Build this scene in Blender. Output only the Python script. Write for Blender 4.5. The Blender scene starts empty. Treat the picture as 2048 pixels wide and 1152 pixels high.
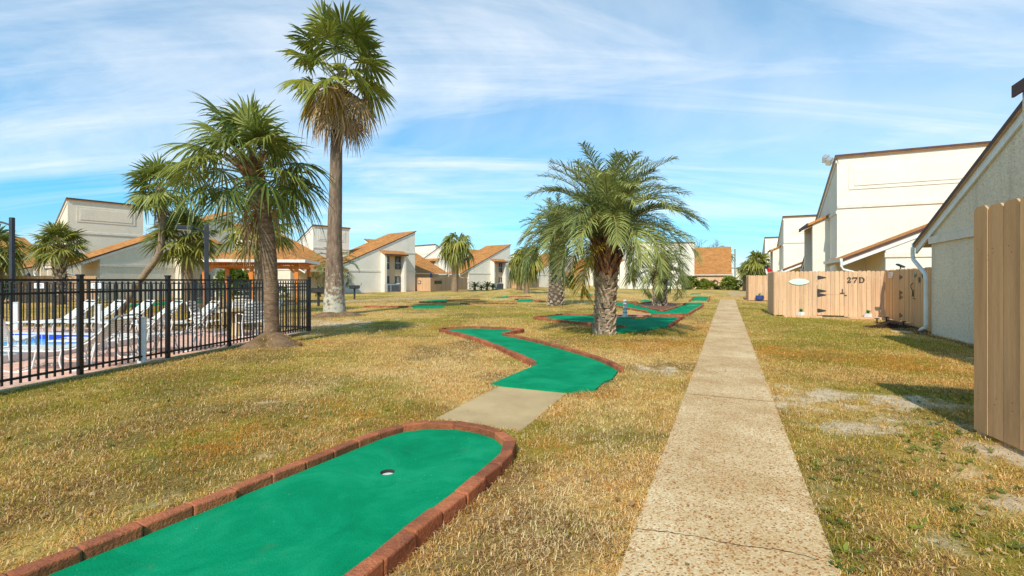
import bpy, math, random
import numpy as np
from mathutils import Vector, Matrix

random.seed(11)
RNG = np.random.default_rng(5)
scene = bpy.context.scene
COL = scene.collection

# ---------------------------------------------------------------- surveying
# the photograph was measured with a level 16.7 mm lens at eye height 1.5 m
F, CX, HY, EYE = 950.0, 1024.0, 560.0, 1.5
def G(px, py, z=0.0):
    Y = F * (EYE - z) / (py - HY)
    return Vector(((px - CX) / F * Y, Y, z))
def P(px, py, Y):
    return Vector(((px - CX) / F * Y, Y, EYE - (py - HY) / F * Y))
D = Vector((0.4130, 0.9107, 0)); E = Vector((0.9107, -0.4130, 0))      # along the row / into the row (right side)
A2 = Vector((0.648, 0.761, 0)); R1v = Vector((-0.761, 0.648, 0))       # left row axes

# ---------------------------------------------------------------- materials
def nodes_of(name):
    m = bpy.data.materials.new(name); m.use_nodes = True
    nt = m.node_tree; nt.nodes.clear()
    out = nt.nodes.new('ShaderNodeOutputMaterial')
    bs = nt.nodes.new('ShaderNodeBsdfPrincipled')
    nt.links.new(bs.outputs[0], out.inputs[0])
    return m, nt, bs, out
def noise(nt, vec, scale, detail=4, rough=.6, dist=0.0):
    n = nt.nodes.new('ShaderNodeTexNoise')
    n.inputs['Scale'].default_value = scale; n.inputs['Detail'].default_value = detail
    n.inputs['Roughness'].default_value = rough; n.inputs['Distortion'].default_value = dist
    if vec is not None: nt.links.new(vec, n.inputs['Vector'])
    return n.outputs['Fac']
def ramp(nt, fac, stops, interp='LINEAR'):
    r = nt.nodes.new('ShaderNodeValToRGB'); r.color_ramp.interpolation = interp
    el = r.color_ramp.elements
    while len(el) < len(stops): el.new(.5)
    for e, (p, c) in zip(el, stops):
        e.position = p
        e.color = (c, c, c, 1) if isinstance(c, (int, float)) else (*c, 1)
    nt.links.new(fac, r.inputs[0])
    return r.outputs[0]
def mix(nt, fac, a, b, mode='MIX'):
    n = nt.nodes.new('ShaderNodeMix'); n.data_type = 'RGBA'; n.blend_type = mode
    for s, v in ((0, fac), (6, a), (7, b)):
        if isinstance(v, bpy.types.NodeSocket): nt.links.new(v, n.inputs[s])
        elif s == 0: n.inputs[0].default_value = v
        else: n.inputs[s].default_value = (*v, 1)
    return n.outputs[2]
def maths(nt, op, a, b=None, clamp=False):
    n = nt.nodes.new('ShaderNodeMath'); n.operation = op; n.use_clamp = clamp
    for i, v in enumerate((a, b)):
        if v is None: continue
        if isinstance(v, bpy.types.NodeSocket): nt.links.new(v, n.inputs[i])
        else: n.inputs[i].default_value = v
    return n.outputs[0]
def position(nt, scale=None):
    g = nt.nodes.new('ShaderNodeNewGeometry').outputs['Position']
    if scale is None: return g
    m = nt.nodes.new('ShaderNodeMapping'); m.inputs['Scale'].default_value = scale
    nt.links.new(g, m.inputs[0]); return m.outputs[0]
def objcoord(nt, scale=(1, 1, 1)):
    g = nt.nodes.new('ShaderNodeTexCoord').outputs['Object']
    m = nt.nodes.new('ShaderNodeMapping'); m.inputs['Scale'].default_value = scale
    nt.links.new(g, m.inputs[0]); return m.outputs[0]
def bump(nt, bs, h, strength=.3, dist=.02):
    b = nt.nodes.new('ShaderNodeBump'); b.inputs['Strength'].default_value = strength
    b.inputs['Distance'].default_value = dist
    nt.links.new(h, b.inputs['Height']); nt.links.new(b.outputs[0], bs.inputs['Normal'])
def setc(nt, bs, col):
    if isinstance(col, bpy.types.NodeSocket): nt.links.new(col, bs.inputs['Base Color'])
    else: bs.inputs['Base Color'].default_value = (*col, 1)

def pmat(name, c1, c2=None, scale=3.0, fine=40.0, rough=.8, spec=.3, bmp=.15, bdist=.01, stretch=(1, 1, 1), metal=0.0, obj=False, isl=0.0, knots=False):
    """weathered paint / wood / plaster: two scales of noise between two tones, plus fine relief"""
    m, nt, bs, out = nodes_of(name)
    c2 = c2 or tuple(x * .78 for x in c1)
    v = objcoord(nt, stretch) if obj else position(nt, stretch)
    a = noise(nt, v, scale, 5); b = noise(nt, v, fine, 3)
    f = maths(nt, 'ADD', maths(nt, 'MULTIPLY', a, .7), maths(nt, 'MULTIPLY', b, .3))
    c = ramp(nt, f, [(.36, c2), (.6, c1)])
    if isl:
        rp = nt.nodes.new('ShaderNodeNewGeometry').outputs['Random Per Island']
        c = mix(nt, 1.0, c, ramp(nt, rp, [(0, 1 - isl), (1, 1 + isl * .55)]), 'MULTIPLY')
    if knots:
        vo = nt.nodes.new('ShaderNodeTexVoronoi'); vo.inputs['Scale'].default_value = 2.6; nt.links.new(position(nt, (1.6, 1.6, .9)), vo.inputs['Vector'])
        k = ramp(nt, maths(nt, 'ADD', vo.outputs['Distance'], maths(nt, 'MULTIPLY', a, .04)), [(.055, .75), (.085, 0.0)])
        c = mix(nt, k, c, tuple(x * .45 for x in c2))
        gz = ramp(nt, noise(nt, position(nt, (9, 9, .35)), 1.3, 5, .7), [(.50, 0.0), (.72, .5)])
        c = mix(nt, gz, c, tuple(.55 * x + .06 for x in c2))
    setc(nt, bs, c)
    bs.inputs['Roughness'].default_value = rough; bs.inputs['Specular IOR Level'].default_value = spec
    bs.inputs['Metallic'].default_value = metal
    if bmp: bump(nt, bs, b, bmp, bdist)
    return m

def stucco(name, c, stain=(.45, .42, .33), amount=.5, relief=.6):
    m, nt, bs, out = nodes_of(name)
    p = position(nt); v = position(nt, (1.3, 1.3, .16))
    base = ramp(nt, noise(nt, p, .8, 5), [(.35, tuple(x * .92 for x in c)), (.65, c)])
    st = maths(nt, 'MULTIPLY', ramp(nt, noise(nt, v, 1.6, 6, .7), [(.52, 0.0), (.72, 1.0)]), ramp(nt, noise(nt, p, .35, 3), [(.42, 0.0), (.62, 1.0)]))
    h = noise(nt, position(nt, (1, 1, 1.6)), 16, 5, .55, .8)
    base = mix(nt, min(1.0, relief), base, ramp(nt, h, [(.34, (.80, .79, .77)), (.55, (1.03, 1.03, 1.03))]), 'MULTIPLY')  # shade of the relief put into the colour too: hollows darker
    setc(nt, bs, mix(nt, maths(nt, 'MULTIPLY', st, amount), base, stain))
    bs.inputs['Roughness'].default_value = .92; bs.inputs['Specular IOR Level'].default_value = .15
    bump(nt, bs, h, relief, .022)
    return m

def shingle(name, c1, c2, c3):
    m, nt, bs, out = nodes_of(name)
    p = objcoord(nt)
    w = nt.nodes.new('ShaderNodeTexBrick')
    w.inputs['Scale'].default_value = 1.0; w.inputs['Mortar Size'].default_value = .012
    w.inputs['Brick Width'].default_value = .34; w.inputs['Row Height'].default_value = .15
    w.inputs['Color1'].default_value = (1, 1, 1, 1); w.inputs['Color2'].default_value = (.15, .15, .15, 1)
    w.inputs['Mortar'].default_value = (0, 0, 0, 1); w.inputs['Bias'].default_value = -.1
    sw = nt.nodes.new('ShaderNodeSeparateXYZ'); cb = nt.nodes.new('ShaderNodeCombineXYZ')
    nt.links.new(p, sw.inputs[0]); nt.links.new(sw.outputs[1], cb.inputs[0])
    nt.links.new(maths(nt, 'MULTIPLY', sw.outputs[0], 1.09), cb.inputs[1]); nt.links.new(cb.outputs[0], w.inputs['Vector'])
    tone = ramp(nt, w.outputs['Color'], [(0, c3), (.45, c2), (1, c1)])
    n = ramp(nt, noise(nt, p, .7, 6, .7), [(.3, (.72, .72, .72)), (.7, (1.12, 1.1, 1.06))])
    setc(nt, bs, mix(nt, 1.0, tone, n, 'MULTIPLY'))
    bs.inputs['Roughness'].default_value = .95; bs.inputs['Specular IOR Level'].default_value = .1
    bump(nt, bs, maths(nt, 'ADD', w.outputs['Color'], noise(nt, p, 60, 2)), .35, .015)
    return m

def leafmat(name, c1, c2, trans=.3, gloss=.45):
    """leaf colour runs between two tones by the per-leaf 'tint' attribute"""
    m, nt, bs, out = nodes_of(name)
    at = nt.nodes.new('ShaderNodeAttribute'); at.attribute_name = 'tint'
    n = noise(nt, position(nt), 9, 2)
    f = maths(nt, 'ADD', at.outputs['Fac'], maths(nt, 'MULTIPLY', maths(nt, 'SUBTRACT', n, .5), .45), True)
    c = ramp(nt, f, [(0, c1), (1, c2)])
    setc(nt, bs, c); bs.inputs['Roughness'].default_value = gloss; bs.inputs['Specular IOR Level'].default_value = .4
    tr = nt.nodes.new('ShaderNodeBsdfTranslucent'); nt.links.new(c, tr.inputs['Color'])
    ms = nt.nodes.new('ShaderNodeMixShader'); ms.inputs[0].default_value = trans
    nt.links.new(bs.outputs[0], ms.inputs[1]); nt.links.new(tr.outputs[0], ms.inputs[2]); nt.links.new(ms.outputs[0], out.inputs[0])
    return m

M = {}
M['stucco_cream'] = stucco('stucco_cream', (.80, .69, .54), amount=.22)
M['stucco_grey'] = stucco('stucco_grey', (.90, .77, .58), (.36, .32, .19), .7, 1.6)
M['stucco_white'] = stucco('stucco_white', (.82, .75, .635), amount=.3, relief=.45)
M['trim'] = pmat('trim', (.78, .70, .58), (.62, .55, .45), bmp=.2)
M['trim_white'] = pmat('trim_white', (.80, .78, .73), (.68, .65, .6), rough=.55, bmp=.05)
M['fascia'] = pmat('fascia', (.12, .055, .04), (.07, .035, .03), rough=.7)
M['soffit'] = pmat('soffit', (.62, .42, .24), (.5, .33, .18), bmp=.05)
M['shingle'] = shingle('shingle', (.60, .27, .085), (.47, .20, .06), (.32, .13, .045))
M['siding'] = pmat('siding', (.66, .50, .33), (.56, .41, .26), stretch=(.6, .6, 8), bmp=.1)
M['fence_tan'] = pmat('fence_tan', (.72, .45, .26), (.60, .36, .195), scale=2.2, fine=30, stretch=(5, 5, .5), rough=.75, bmp=.35, isl=.14, knots=True)
M['fence_worn'] = pmat('fence_worn', (.74, .43, .20), (.58, .32, .14), scale=1.8, fine=24, stretch=(6, 6, .5), rough=.8, bmp=.45, isl=.2, knots=True)
M['black_metal'] = pmat('black_metal', (.008, .008, .010), (.014, .014, .016), rough=.38, spec=.5, bmp=0)
M['iron'] = pmat('iron', (.02, .02, .02), (.05, .035, .03), rough=.55, spec=.5)
M['vinyl'] = pmat('vinyl', (.82, .80, .76), (.72, .69, .64), rough=.4, bmp=0)
M['strap'] = pmat('strap', (.82, .79, .72), (.74, .70, .62), rough=.5, bmp=0)
M['glass'] = pmat('glass', (.045, .06, .065), (.10, .13, .13), scale=1.2, fine=4, rough=.06, spec=.8, bmp=0)
M['frame_dark'] = pmat('frame_dark', (.05, .045, .04), rough=.5, bmp=0)
M['terracotta_red'] = pmat('terracotta_red', (.45, .14, .055), (.24, .075, .036), scale=7, fine=55, rough=.88, bmp=.8, bdist=.015, isl=.35)
M['mortar'] = pmat('mortar', (.22, .12, .08), (.10, .06, .04), scale=8)
M['cup'] = pmat('cup', (.75, .73, .66), rough=.5, bmp=0)
M['cedar'] = pmat('cedar', (.80, .27, .05), (.62, .19, .035), stretch=(4, 4, .6), rough=.6)
M['concrete'] = pmat('concrete', (.54, .38, .19), (.36, .24, .11), scale=1.2, fine=90, bmp=.3)
M['coping'] = pmat('coping', (.74, .72, .68), (.6, .58, .54), scale=2, rough=.6)
M['metal_grey'] = pmat('metal_grey', (.38, .40, .42), (.28, .30, .32), rough=.45, metal=.2, bmp=0)
M['lamp_grey'] = pmat('lamp_grey', (.035, .04, .05), (.05, .055, .065), rough=.5, bmp=0)
M['navy'] = pmat('navy', (.018, .025, .075), (.01, .013, .035), rough=.8)
M['red_cloth'] = pmat('red_cloth', (.62, .015, .018), (.5, .01, .012), rough=.75)
M['white_cloth'] = pmat('white_cloth', (.8, .78, .75), rough=.8)
M['blue_pot'] = pmat('blue_pot', (.03, .07, .30), (.02, .05, .2), rough=.25, spec=.6, bmp=0)
M['mint'] = pmat('mint', (.62, .80, .66), (.74, .82, .70), scale=6, rough=.5, bmp=0)
M['teal_leaf'] = pmat('teal_leaf', (.06, .14, .09), (.03, .08, .06), rough=.5)
M['twig'] = pmat('twig', (.17, .13, .105), (.10, .075, .06))
M['wreath'] = pmat('wreath', (.20, .075, .05), (.08, .035, .025), scale=12)
M['gravel_white'] = pmat('gravel_white', (.78, .76, .72), (.5, .48, .45), scale=30, fine=90, bmp=.8)
M['mulch'] = pmat('mulch', (.10, .04, .025), (.045, .02, .014), scale=18, fine=70, bmp=1.0, bdist=.03)
M['tile_blue'] = pmat('tile_blue', (.012, .035, .42), (.03, .07, .60), scale=9, rough=.15, spec=.6, bmp=0)
M['petiole'] = pmat('petiole', (.20, .22, .06), (.30, .22, .09), rough=.5, bmp=0)
M['sabal_leaf'] = leafmat('sabal_leaf', (.075, .115, .016), (.34, .35, .065))
M['sabal_far'] = leafmat('sabal_far', (.09, .125, .02), (.40, .36, .06))
M['fan_leaf'] = leafmat('fan_leaf', (.07, .11, .014), (.36, .35, .045))
M['yellow_leaf'] = leafmat('yellow_leaf', (.34, .24, .03), (.50, .33, .05))
M['dead_leaf'] = leafmat('dead_leaf', (.25, .13, .045), (.56, .38, .20), .2, .7)
M['pindo_leaf'] = leafmat('pindo_leaf', (.085, .125, .032), (.42, .43, .125), .25, .4)
M['shrub_leaf'] = leafmat('shrub_leaf', (.06, .11, .012), (.26, .29, .035))
M['sago_leaf'] = leafmat('sago_leaf', (.03, .06, .01), (.10, .15, .03))
M['pot_leaf'] = leafmat('pot_leaf', (.02, .16, .04), (.10, .42, .12))

# trunk barks
def bark(name, c1, c2, c3, ringscale, vert, lichen=None):
    m, nt, bs, out = nodes_of(name)
    p = objcoord(nt, (3, 3, ringscale)); q = objcoord(nt, (1, 1, vert))
    a = noise(nt, p, 1.6, 6, .65, .4); b = noise(nt, q, 14, 4)
    f = maths(nt, 'ADD', maths(nt, 'MULTIPLY', a, .6), maths(nt, 'MULTIPLY', b, .4))
    c = ramp(nt, f, [(.32, c3), (.5, c2), (.68, c1)])
    if lichen:
        sp = nt.nodes.new('ShaderNodeSeparateXYZ'); nt.links.new(objcoord(nt), sp.inputs[0])
        low = ramp(nt, maths(nt, 'DIVIDE', sp.outputs[2], 2.6, True), [(0, .95), (.55, .35), (1, 0.0)])
        k = ramp(nt, maths(nt, 'ADD', noise(nt, objcoord(nt), 6, 6, .75), maths(nt, 'MULTIPLY', low, .28)), [(.62, 0.0), (.74, 1.0)])
        c = mix(nt, k, c, lichen)
    setc(nt, bs, c); bs.inputs['Roughness'].default_value = .95; bs.inputs['Specular IOR Level'].default_value = .15
    bump(nt, bs, f, .9, .04)
    return m
M['bark_tall'] = bark('bark_tall', (.36, .25, .17), (.21, .14, .095), (.085, .055, .04), .8, .25, (.50, .47, .36))
M['bark_sabal'] = bark('bark_sabal', (.40, .27, .17), (.22, .14, .085), (.08, .05, .032), 9, 3)
M['bark_far'] = bark('bark_far', (.38, .28, .18), (.26, .18, .115), (.13, .09, .06), 7, 2)
M['bark_pindo'] = bark('bark_pindo', (.22, .16, .11), (.12, .085, .06), (.05, .035, .025), 6, 3)
M['boot'] = pmat('boot', (.54, .42, .30), (.26, .18, .12), scale=9, fine=50, bmp=.4, obj=True, isl=.4)
M['boot_brown'] = pmat('boot_brown', (.32, .16, .08), (.12, .06, .03), scale=9, fine=50, bmp=.4, obj=True, isl=.4)
M['fibre'] = pmat('fibre', (.20, .10, .05), (.09, .045, .025), scale=14, fine=60, bmp=.6, obj=True)

# turf carpet
def turf_mat():
    m, nt, bs, out = nodes_of('green_carpet')
    p = position(nt)
    a = noise(nt, p, 1.7, 6, .7, .6); b = noise(nt, p, 90, 3)
    c = ramp(nt, maths(nt, 'ADD', maths(nt, 'MULTIPLY', a, .75), maths(nt, 'MULTIPLY', b, .25)), [(.28, (.0, .15, .058)), (.48, (.0, .235, .098)), (.68, (.012, .32, .145))])
    sp = ramp(nt, noise(nt, p, 38, 2, .4), [(.765, 0.0), (.785, 1.0)])
    c = mix(nt, maths(nt, 'MULTIPLY', sp, .5), c, (.34, .42, .33))
    dirt = ramp(nt, noise(nt, position(nt), 3.3, 8, .78, .3), [(.58, 0.0), (.74, .30)])
    c = mix(nt, dirt, c, (.10, .12, .055))
    setc(nt, bs, c); bs.inputs['Roughness'].default_value = .95; bs.inputs['Specular IOR Level'].default_value = .08
    bump(nt, bs, b, .5, .01)
    return m
M['turf'] = turf_mat()

# exposed aggregate walk
def pebble_mat():
    m, nt, bs, out = nodes_of('exposed_aggregate')
    p = position(nt)
    def vor(s):
        v = nt.nodes.new('ShaderNodeTexVoronoi'); v.inputs['Scale'].default_value = s
        nt.links.new(p, v.inputs['Vector'])
        return v
    v = vor(95); v2 = vor(55)
    sep = nt.nodes.new('ShaderNodeSeparateColor'); nt.links.new(v.outputs['Color'], sep.inputs[0])
    c = ramp(nt, sep.outputs[0], [(0, (.30, .14, .05)), (.12, (.50, .27, .10)), (.26, (.66, .49, .28)), (.5, (.62, .49, .31)), (.78, (.78, .67, .47)), (1, (.64, .51, .32))])
    sep2 = nt.nodes.new('ShaderNodeSeparateColor'); nt.links.new(v2.outputs['Color'], sep2.inputs[0])
    dk = maths(nt, 'MULTIPLY', ramp(nt, sep2.outputs[1], [(.83, 0.0), (.86, .85)]), ramp(nt, v2.outputs['Distance'], [(.30, 1.0), (.42, 0.0)]))
    c = mix(nt, dk, c, (.30, .115, .035))
    st = ramp(nt, noise(nt, position(nt, (1, 1, 1)), .9, 6, .7), [(.36, (1.06, 1.0, .91)), (.60, (.74, .585, .40))])
    c = mix(nt, .85, c, st, 'MULTIPLY')
    setc(nt, bs, c); bs.inputs['Roughness'].default_value = .85; bs.inputs['Specular IOR Level'].default_value = .2
    bump(nt, bs, v.outputs['Distance'], .35, .006)
    return m
M['pebble'] = pebble_mat()

def deck_mat():
    m, nt, bs, out = nodes_of('brick_pavers')
    w = nt.nodes.new('ShaderNodeTexBrick'); nt.links.new(position(nt), w.inputs['Vector'])
    w.inputs['Scale'].default_value = 1; w.inputs['Brick Width'].default_value = .22; w.inputs['Row Height'].default_value = .11
    w.inputs['Mortar Size'].default_value = .008
    w.inputs['Color1'].default_value = (.90, .56, .42, 1); w.inputs['Color2'].default_value = (.82, .46, .33, 1); w.inputs['Mortar'].default_value = (.3, .2, .15, 1)
    setc(nt, bs, mix(nt, .6, w.outputs['Color'], ramp(nt, noise(nt, position(nt), 1.5, 5), [(.3, (.7, .7, .7)), (.7, (1.1, 1.05, 1))]), 'MULTIPLY'))
    bs.inputs['Roughness'].default_value = .85
    return m
M['deck'] = deck_mat()
def water_mat():
    m, nt, bs, out = nodes_of('pool_water')
    n = noise(nt, position(nt), 2.2, 3, .5, 1.0)
    setc(nt, bs, ramp(nt, n, [(.3, (.05, .48, .58)), (.7, (.30, .75, .80))]))
    bs.inputs['Roughness'].default_value = .08; bs.inputs['Specular IOR Level'].default_value = .5
    bump(nt, bs, noise(nt, position(nt), 5, 3), .15, .03)
    return m
M['water'] = water_mat()

# ---------------------------------------------------------------- mesh builder
class MB:
    def __init__(s): s.v = []; s.f = []; s.m = []; s.t = []; s.cur = 0; s.tint = .5; s.X = None
    def pt(s, p):
        p = Vector(p)
        if s.X is not None: p = s.X @ p
        s.v.append(tuple(p)); s.t.append(s.tint); return len(s.v) - 1
    def face(s, pts, m=None):
        s.f.append([s.pt(p) for p in pts]); s.m.append(s.cur if m is None else m)
    def idx(s, ids, m=None): s.f.append(list(ids)); s.m.append(s.cur if m is None else m)
    def box(s, c, d, R=None, m=None):
        hx, hy, hz = d[0] / 2, d[1] / 2, d[2] / 2; c = Vector(c); i = []
        for x, y, z in ((-1,-1,-1),(1,-1,-1),(1,1,-1),(-1,1,-1),(-1,-1,1),(1,-1,1),(1,1,1),(-1,1,1)):
            o = Vector((x*hx, y*hy, z*hz))
            if R is not None: o = R @ o
            i.append(s.pt(c + o))
        for q in ((0,3,2,1),(4,5,6,7),(0,1,5,4),(1,2,6,5),(2,3,7,6),(3,0,4,7)): s.idx([i[k] for k in q], m)
    def span(s, x0, x1, y0, y1, z0, z1, m=None):
        s.box(((x0+x1)/2, (y0+y1)/2, (z0+z1)/2), (abs(x1-x0), abs(y1-y0), abs(z1-z0)), None, m)
    def bar(s, a, b, w, h, m=None):
        """box beam from a to b, w wide (horizontal), h high"""
        a = Vector(a); b = Vector(b); d = b - a; L = d.length
        if L < 1e-6: return
        x = d / L; up = Vector((0, 0, 1)) if abs(x.z) < .95 else Vector((0, 1, 0))
        y = up.cross(x).normalized(); z = x.cross(y)
        R = Matrix((x, y, z)).transposed()
        s.box((a + b) / 2, (L, w, h), R, m)
    def tube(s, pts, rad, n=8, cap=True, m=None, jit=None):
        pts = [Vector(p) for p in pts]; k = len(pts)
        if isinstance(rad, (int, float)): rad = [rad] * k
        prev = None; u = None
        for i, p in enumerate(pts):
            t = (pts[min(i+1, k-1)] - pts[max(i-1, 0)])
            t = t.normalized() if t.length > 1e-9 else Vector((0, 0, 1))
            if u is None:
                u = t.orthogonal().normalized()
            else:
                u = (u - t * u.dot(t)); u = u.normalized() if u.length > 1e-6 else t.orthogonal().normalized()
            w = t.cross(u); ring = []
            for j in range(n):
                a = 2 * math.pi * j / n; r = rad[i] * (1 + (jit(i, j) if jit else 0))
                ring.append(s.pt(p + (u * math.cos(a) + w * math.sin(a)) * r))
            if prev:
                for j in range(n): s.idx([prev[j], prev[(j+1) % n], ring[(j+1) % n], ring[j]], m)
            elif cap: s.idx(ring[::-1], m)
            prev = ring
        if cap: s.idx(prev, m)
    def prism(s, poly, off, m=None, mtop=None):
        """closed polygon swept by the vector off"""
        off = Vector(off); a = [s.pt(p) for p in poly]; b = [s.pt(Vector(p) + off) for p in poly]; n = len(a)
        s.idx(a[::-1], m); s.idx(b, m if mtop is None else mtop)
        for i in range(n): s.idx([a[i], a[(i+1) % n], b[(i+1) % n], b[i]], m)
    def disc(s, c, r, z0, z1, n=20, m=None, r1=None):
        r1 = r if r1 is None else r1
        s.tube([(c[0], c[1], z0), (c[0], c[1], z1)], [r, r1], n, True, m)
    def build(s, name, mats, parent=None, world=False, smooth=False, bevel=0, tint=False, kind=None):
        me = bpy.data.meshes.new(name)
        v = s.v
        if world and parent is not None:
            q = parent
            while q.name not in MW: q = q.parent
            inv = MW[q.name].inverted(); v = [tuple(inv @ Vector(p)) for p in v]
        me.from_pydata(v, [], s.f)
        for mt in (mats if isinstance(mats, (list, tuple)) else [mats]): me.materials.append(mt)
        if any(s.m): me.polygons.foreach_set('material_index', s.m)
        if tint:
            at = me.attributes.new('tint', 'FLOAT', 'POINT'); at.data.foreach_set('value', s.t)
        if smooth: me.polygons.foreach_set('use_smooth', [True] * len(me.polygons))
        me.update(); me.validate()
        o = bpy.data.objects.new(name, me); COL.objects.link(o)
        if parent is not None: o.parent = parent
        if bevel:
            b = o.modifiers.new('edge', 'BEVEL'); b.width = bevel; b.segments = 2; b.limit_method = 'ANGLE'
        if kind: o['kind'] = kind
        return o
MW = {}
def tag(o, label, cat, group=None):
    o['label'] = label; o['category'] = cat
    if group: o['group'] = group
    return o
def thing(name, label, cat, loc=(0, 0, 0), rz=0.0, group=None):
    o = bpy.data.objects.new(name, None); COL.objects.link(o); o.empty_display_size = .2
    o.location = loc; o.rotation_euler = (0, 0, rz)
    MW[o.name] = Matrix.Translation(Vector(loc)) @ Matrix.Rotation(rz, 4, 'Z')
    return tag(o, label, cat, group)
def dup(src, loc, rz, label, group=None):
    r = src.copy(); COL.objects.link(r); r.location = loc; r.rotation_euler = (0, 0, rz); r['label'] = label
    if group: r['group'] = group
    for ch in list(src.children):
        c = ch.copy(); COL.objects.link(c); c.parent = r
        for g in ch.children:
            d = g.copy(); COL.objects.link(d); d.parent = c
    return r
def yaw(v): return math.atan2(v.y, v.x)
def smooth_path(pts, n=4, closed=False):
    """Catmull-Rom through the points"""
    pts = [Vector(p) for p in pts]; out = []
    for i in range(len(pts) - 1):
        p0 = pts[max(i-1, 0)]; p1 = pts[i]; p2 = pts[i+1]; p3 = pts[min(i+2, len(pts)-1)]
        for k in range(n):
            t = k / n
            out.append(.5 * ((2*p1) + (p2-p0)*t + (2*p0-5*p1+4*p2-p3)*t*t + (3*p1-p0-3*p2+p3)*t**3))
    out.append(pts[-1]); return out
# ---------------------------------------------------------------- lawn: tone fields shared by soil and blades
def vnoise(x, y, s, seed):
    x = np.asarray(x) * s; y = np.asarray(y) * s
    xi = np.floor(x).astype(np.int64); yi = np.floor(y).astype(np.int64); fx = x - xi; fy = y - yi
    fx = fx * fx * (3 - 2 * fx); fy = fy * fy * (3 - 2 * fy)
    def h(a, b):
        n = (a * 374761393 + b * 668265263 + seed * 2147483647) & 0x7fffffff
        n = ((n ^ (n >> 13)) * 1274126177) & 0x7fffffff
        return ((n ^ (n >> 16)) & 0xffff) / 65535.0
    return (h(xi, yi)*(1-fx)+h(xi+1, yi)*fx)*(1-fy) + (h(xi, yi+1)*(1-fx)+h(xi+1, yi+1)*fx)*fy
def fbm(x, y, s, seed, o=4):
    r = 0; a = .5
    for k in range(o): r = r + a * vnoise(x, y, s * 2**k, seed + k * 17); a *= .5
    return r / (1 - .5**o)
def spots(lst, x, y):
    r = np.zeros_like(x)
    for (px, py, rx, ry, amp) in lst:
        c = G(px, py); dx = x - c.x; dy = y - c.y
        a = dx * D.x + dy * D.y; b = dx * E.x + dy * E.y
        r = np.maximum(r, amp * np.exp(-((a / ry)**2 + (b / rx)**2)))
    return r
SAND = [(1650,800,1.1,1.0,1.3), (1600,790,.6,.7,1.1), (1780,800,.9,.7,1.1), (1690,860,.7,.5,1.1), (1880,845,.5,.5,1.1), (1980,990,.35,.5,1.0), (1850,1030,.4,.25,.9), (1660,800,.9,1.3,1), (1700,850,.7,.7,.9), (1640,985,.45,.5,.8), (1720,1000,.5,.3,.8), (1310,742,.7,1.3,.85), (1900,935,.5,.6,1), (1960,905,.6,.5,1),
        (690,645,2.2,2.4,1), (760,640,1.6,1.5,.9), (820,650,1.2,1.0,.6), (330,985,.16,1.6,.9), (470,950,.12,1.4,.8), (160,1070,.16,1.0,.8), (590,905,.1,1.2,.6),
        (1860,830,.8,.8,.8), (1920,805,.9,.5,.7), (2000,1110,.4,.5,.8), (1290,690,.5,1,.5), (1150,607,1.2,3,.8), (1240,658,.8,1.2,.4), (1920,1010,.35,.6,.7), (1770,1040,.3,.3,.7),
        (1540,845,.3,.5,.5), (640,670,1.0,.8,.9), (1010,840,.15,.3,.6)]
GREEN = [(1600,650,2.6,7,.9), (1620,900,.55,1.2,.9), (1640,1040,.35,.6,1), (1780,950,.7,.8,.7), (420,760,1.3,4,.7), (150,960,1.2,2.0,.55), (250,1010,.6,.8,.5), (980,620,5,6,.55), (560,680,.8,2,.8), (870,640,2.4,2.4,.5),
         (1300,665,1.6,1.8,.8), (1100,640,2.2,2.5,.7), (1900,1080,.7,.6,.6), (60,880,1.0,1.6,.6), (1500,625,3,9,.6), (640,600,5,9,.6), (1840,790,1.2,.6,.8), (300,830,1.2,1.2,.5), (1250,640,1.5,2,.6)]
RUST = [(1570,705,1.3,1.0,1), (1700,715,1.6,.8,.9), (1310,690,1.2,1.3,.9), (1210,792,.5,.35,1), (1850,735,1.4,.8,.9), (880,655,.8,1.4,.7), (1000,625,2,1.2,.5), (1400,660,.8,3,.6), (600,850,1.0,1.4,.45), (1120,850,.4,.6,.35), (1080,900,.4,1.2,.3)]
DARK = [(120,900,1.0,1.6,.7), (60,1000,.8,.8,.8), (330,920,.5,.9,.6), (250,970,.5,.6,.5), (660,880,.3,.6,.5), (1900,990,.8,.7,.5), (1600,980,.35,.8,.5), (1050,1080,.35,.7,.45), (930,1030,.12,.8,.7), (1030,950,.12,.5,.7), (800,1090,.12,.6,.6), (1750,1080,.6,.5,.5), (300,760,1.5,2,.4)]
def fields(x, y):
    n1 = fbm(x, y, .45, 3); n2 = fbm(x, y, 1.9, 31); n3 = fbm(x, y, 5.5, 77, 3)
    n4 = fbm(x, y, 14., 131, 3)
    sand = spots(SAND, x, y) * np.clip((n2 * .4 + n3 * .3 + n4 * .3 - .37) * 4.2, 0, 1.2)
    sand = np.clip(np.maximum(sand, np.clip((n2 * .5 + n3 * .5 - .66) * 6, 0, .8)), 0, 1)
    green = np.clip(spots(GREEN, x, y) * (n2 * 1.6) + np.clip((n1 - .50) * 3.2, 0, .75) * (.5 + n3) + np.clip((n3 - .6) * 3, 0, .3), 0, 1)
    rust = np.clip(spots(RUST, x, y) * (n2 * 1.5) + np.clip((n2 - .6) * 2.0, 0, .5), 0, 1)
    dark = np.clip((fbm(x, y, 1.1, 211) - .46) * 3.4 + spots(DARK, x, y) * (.4 + n3), 0, 1)
    return sand, green, rust, dark

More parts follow.
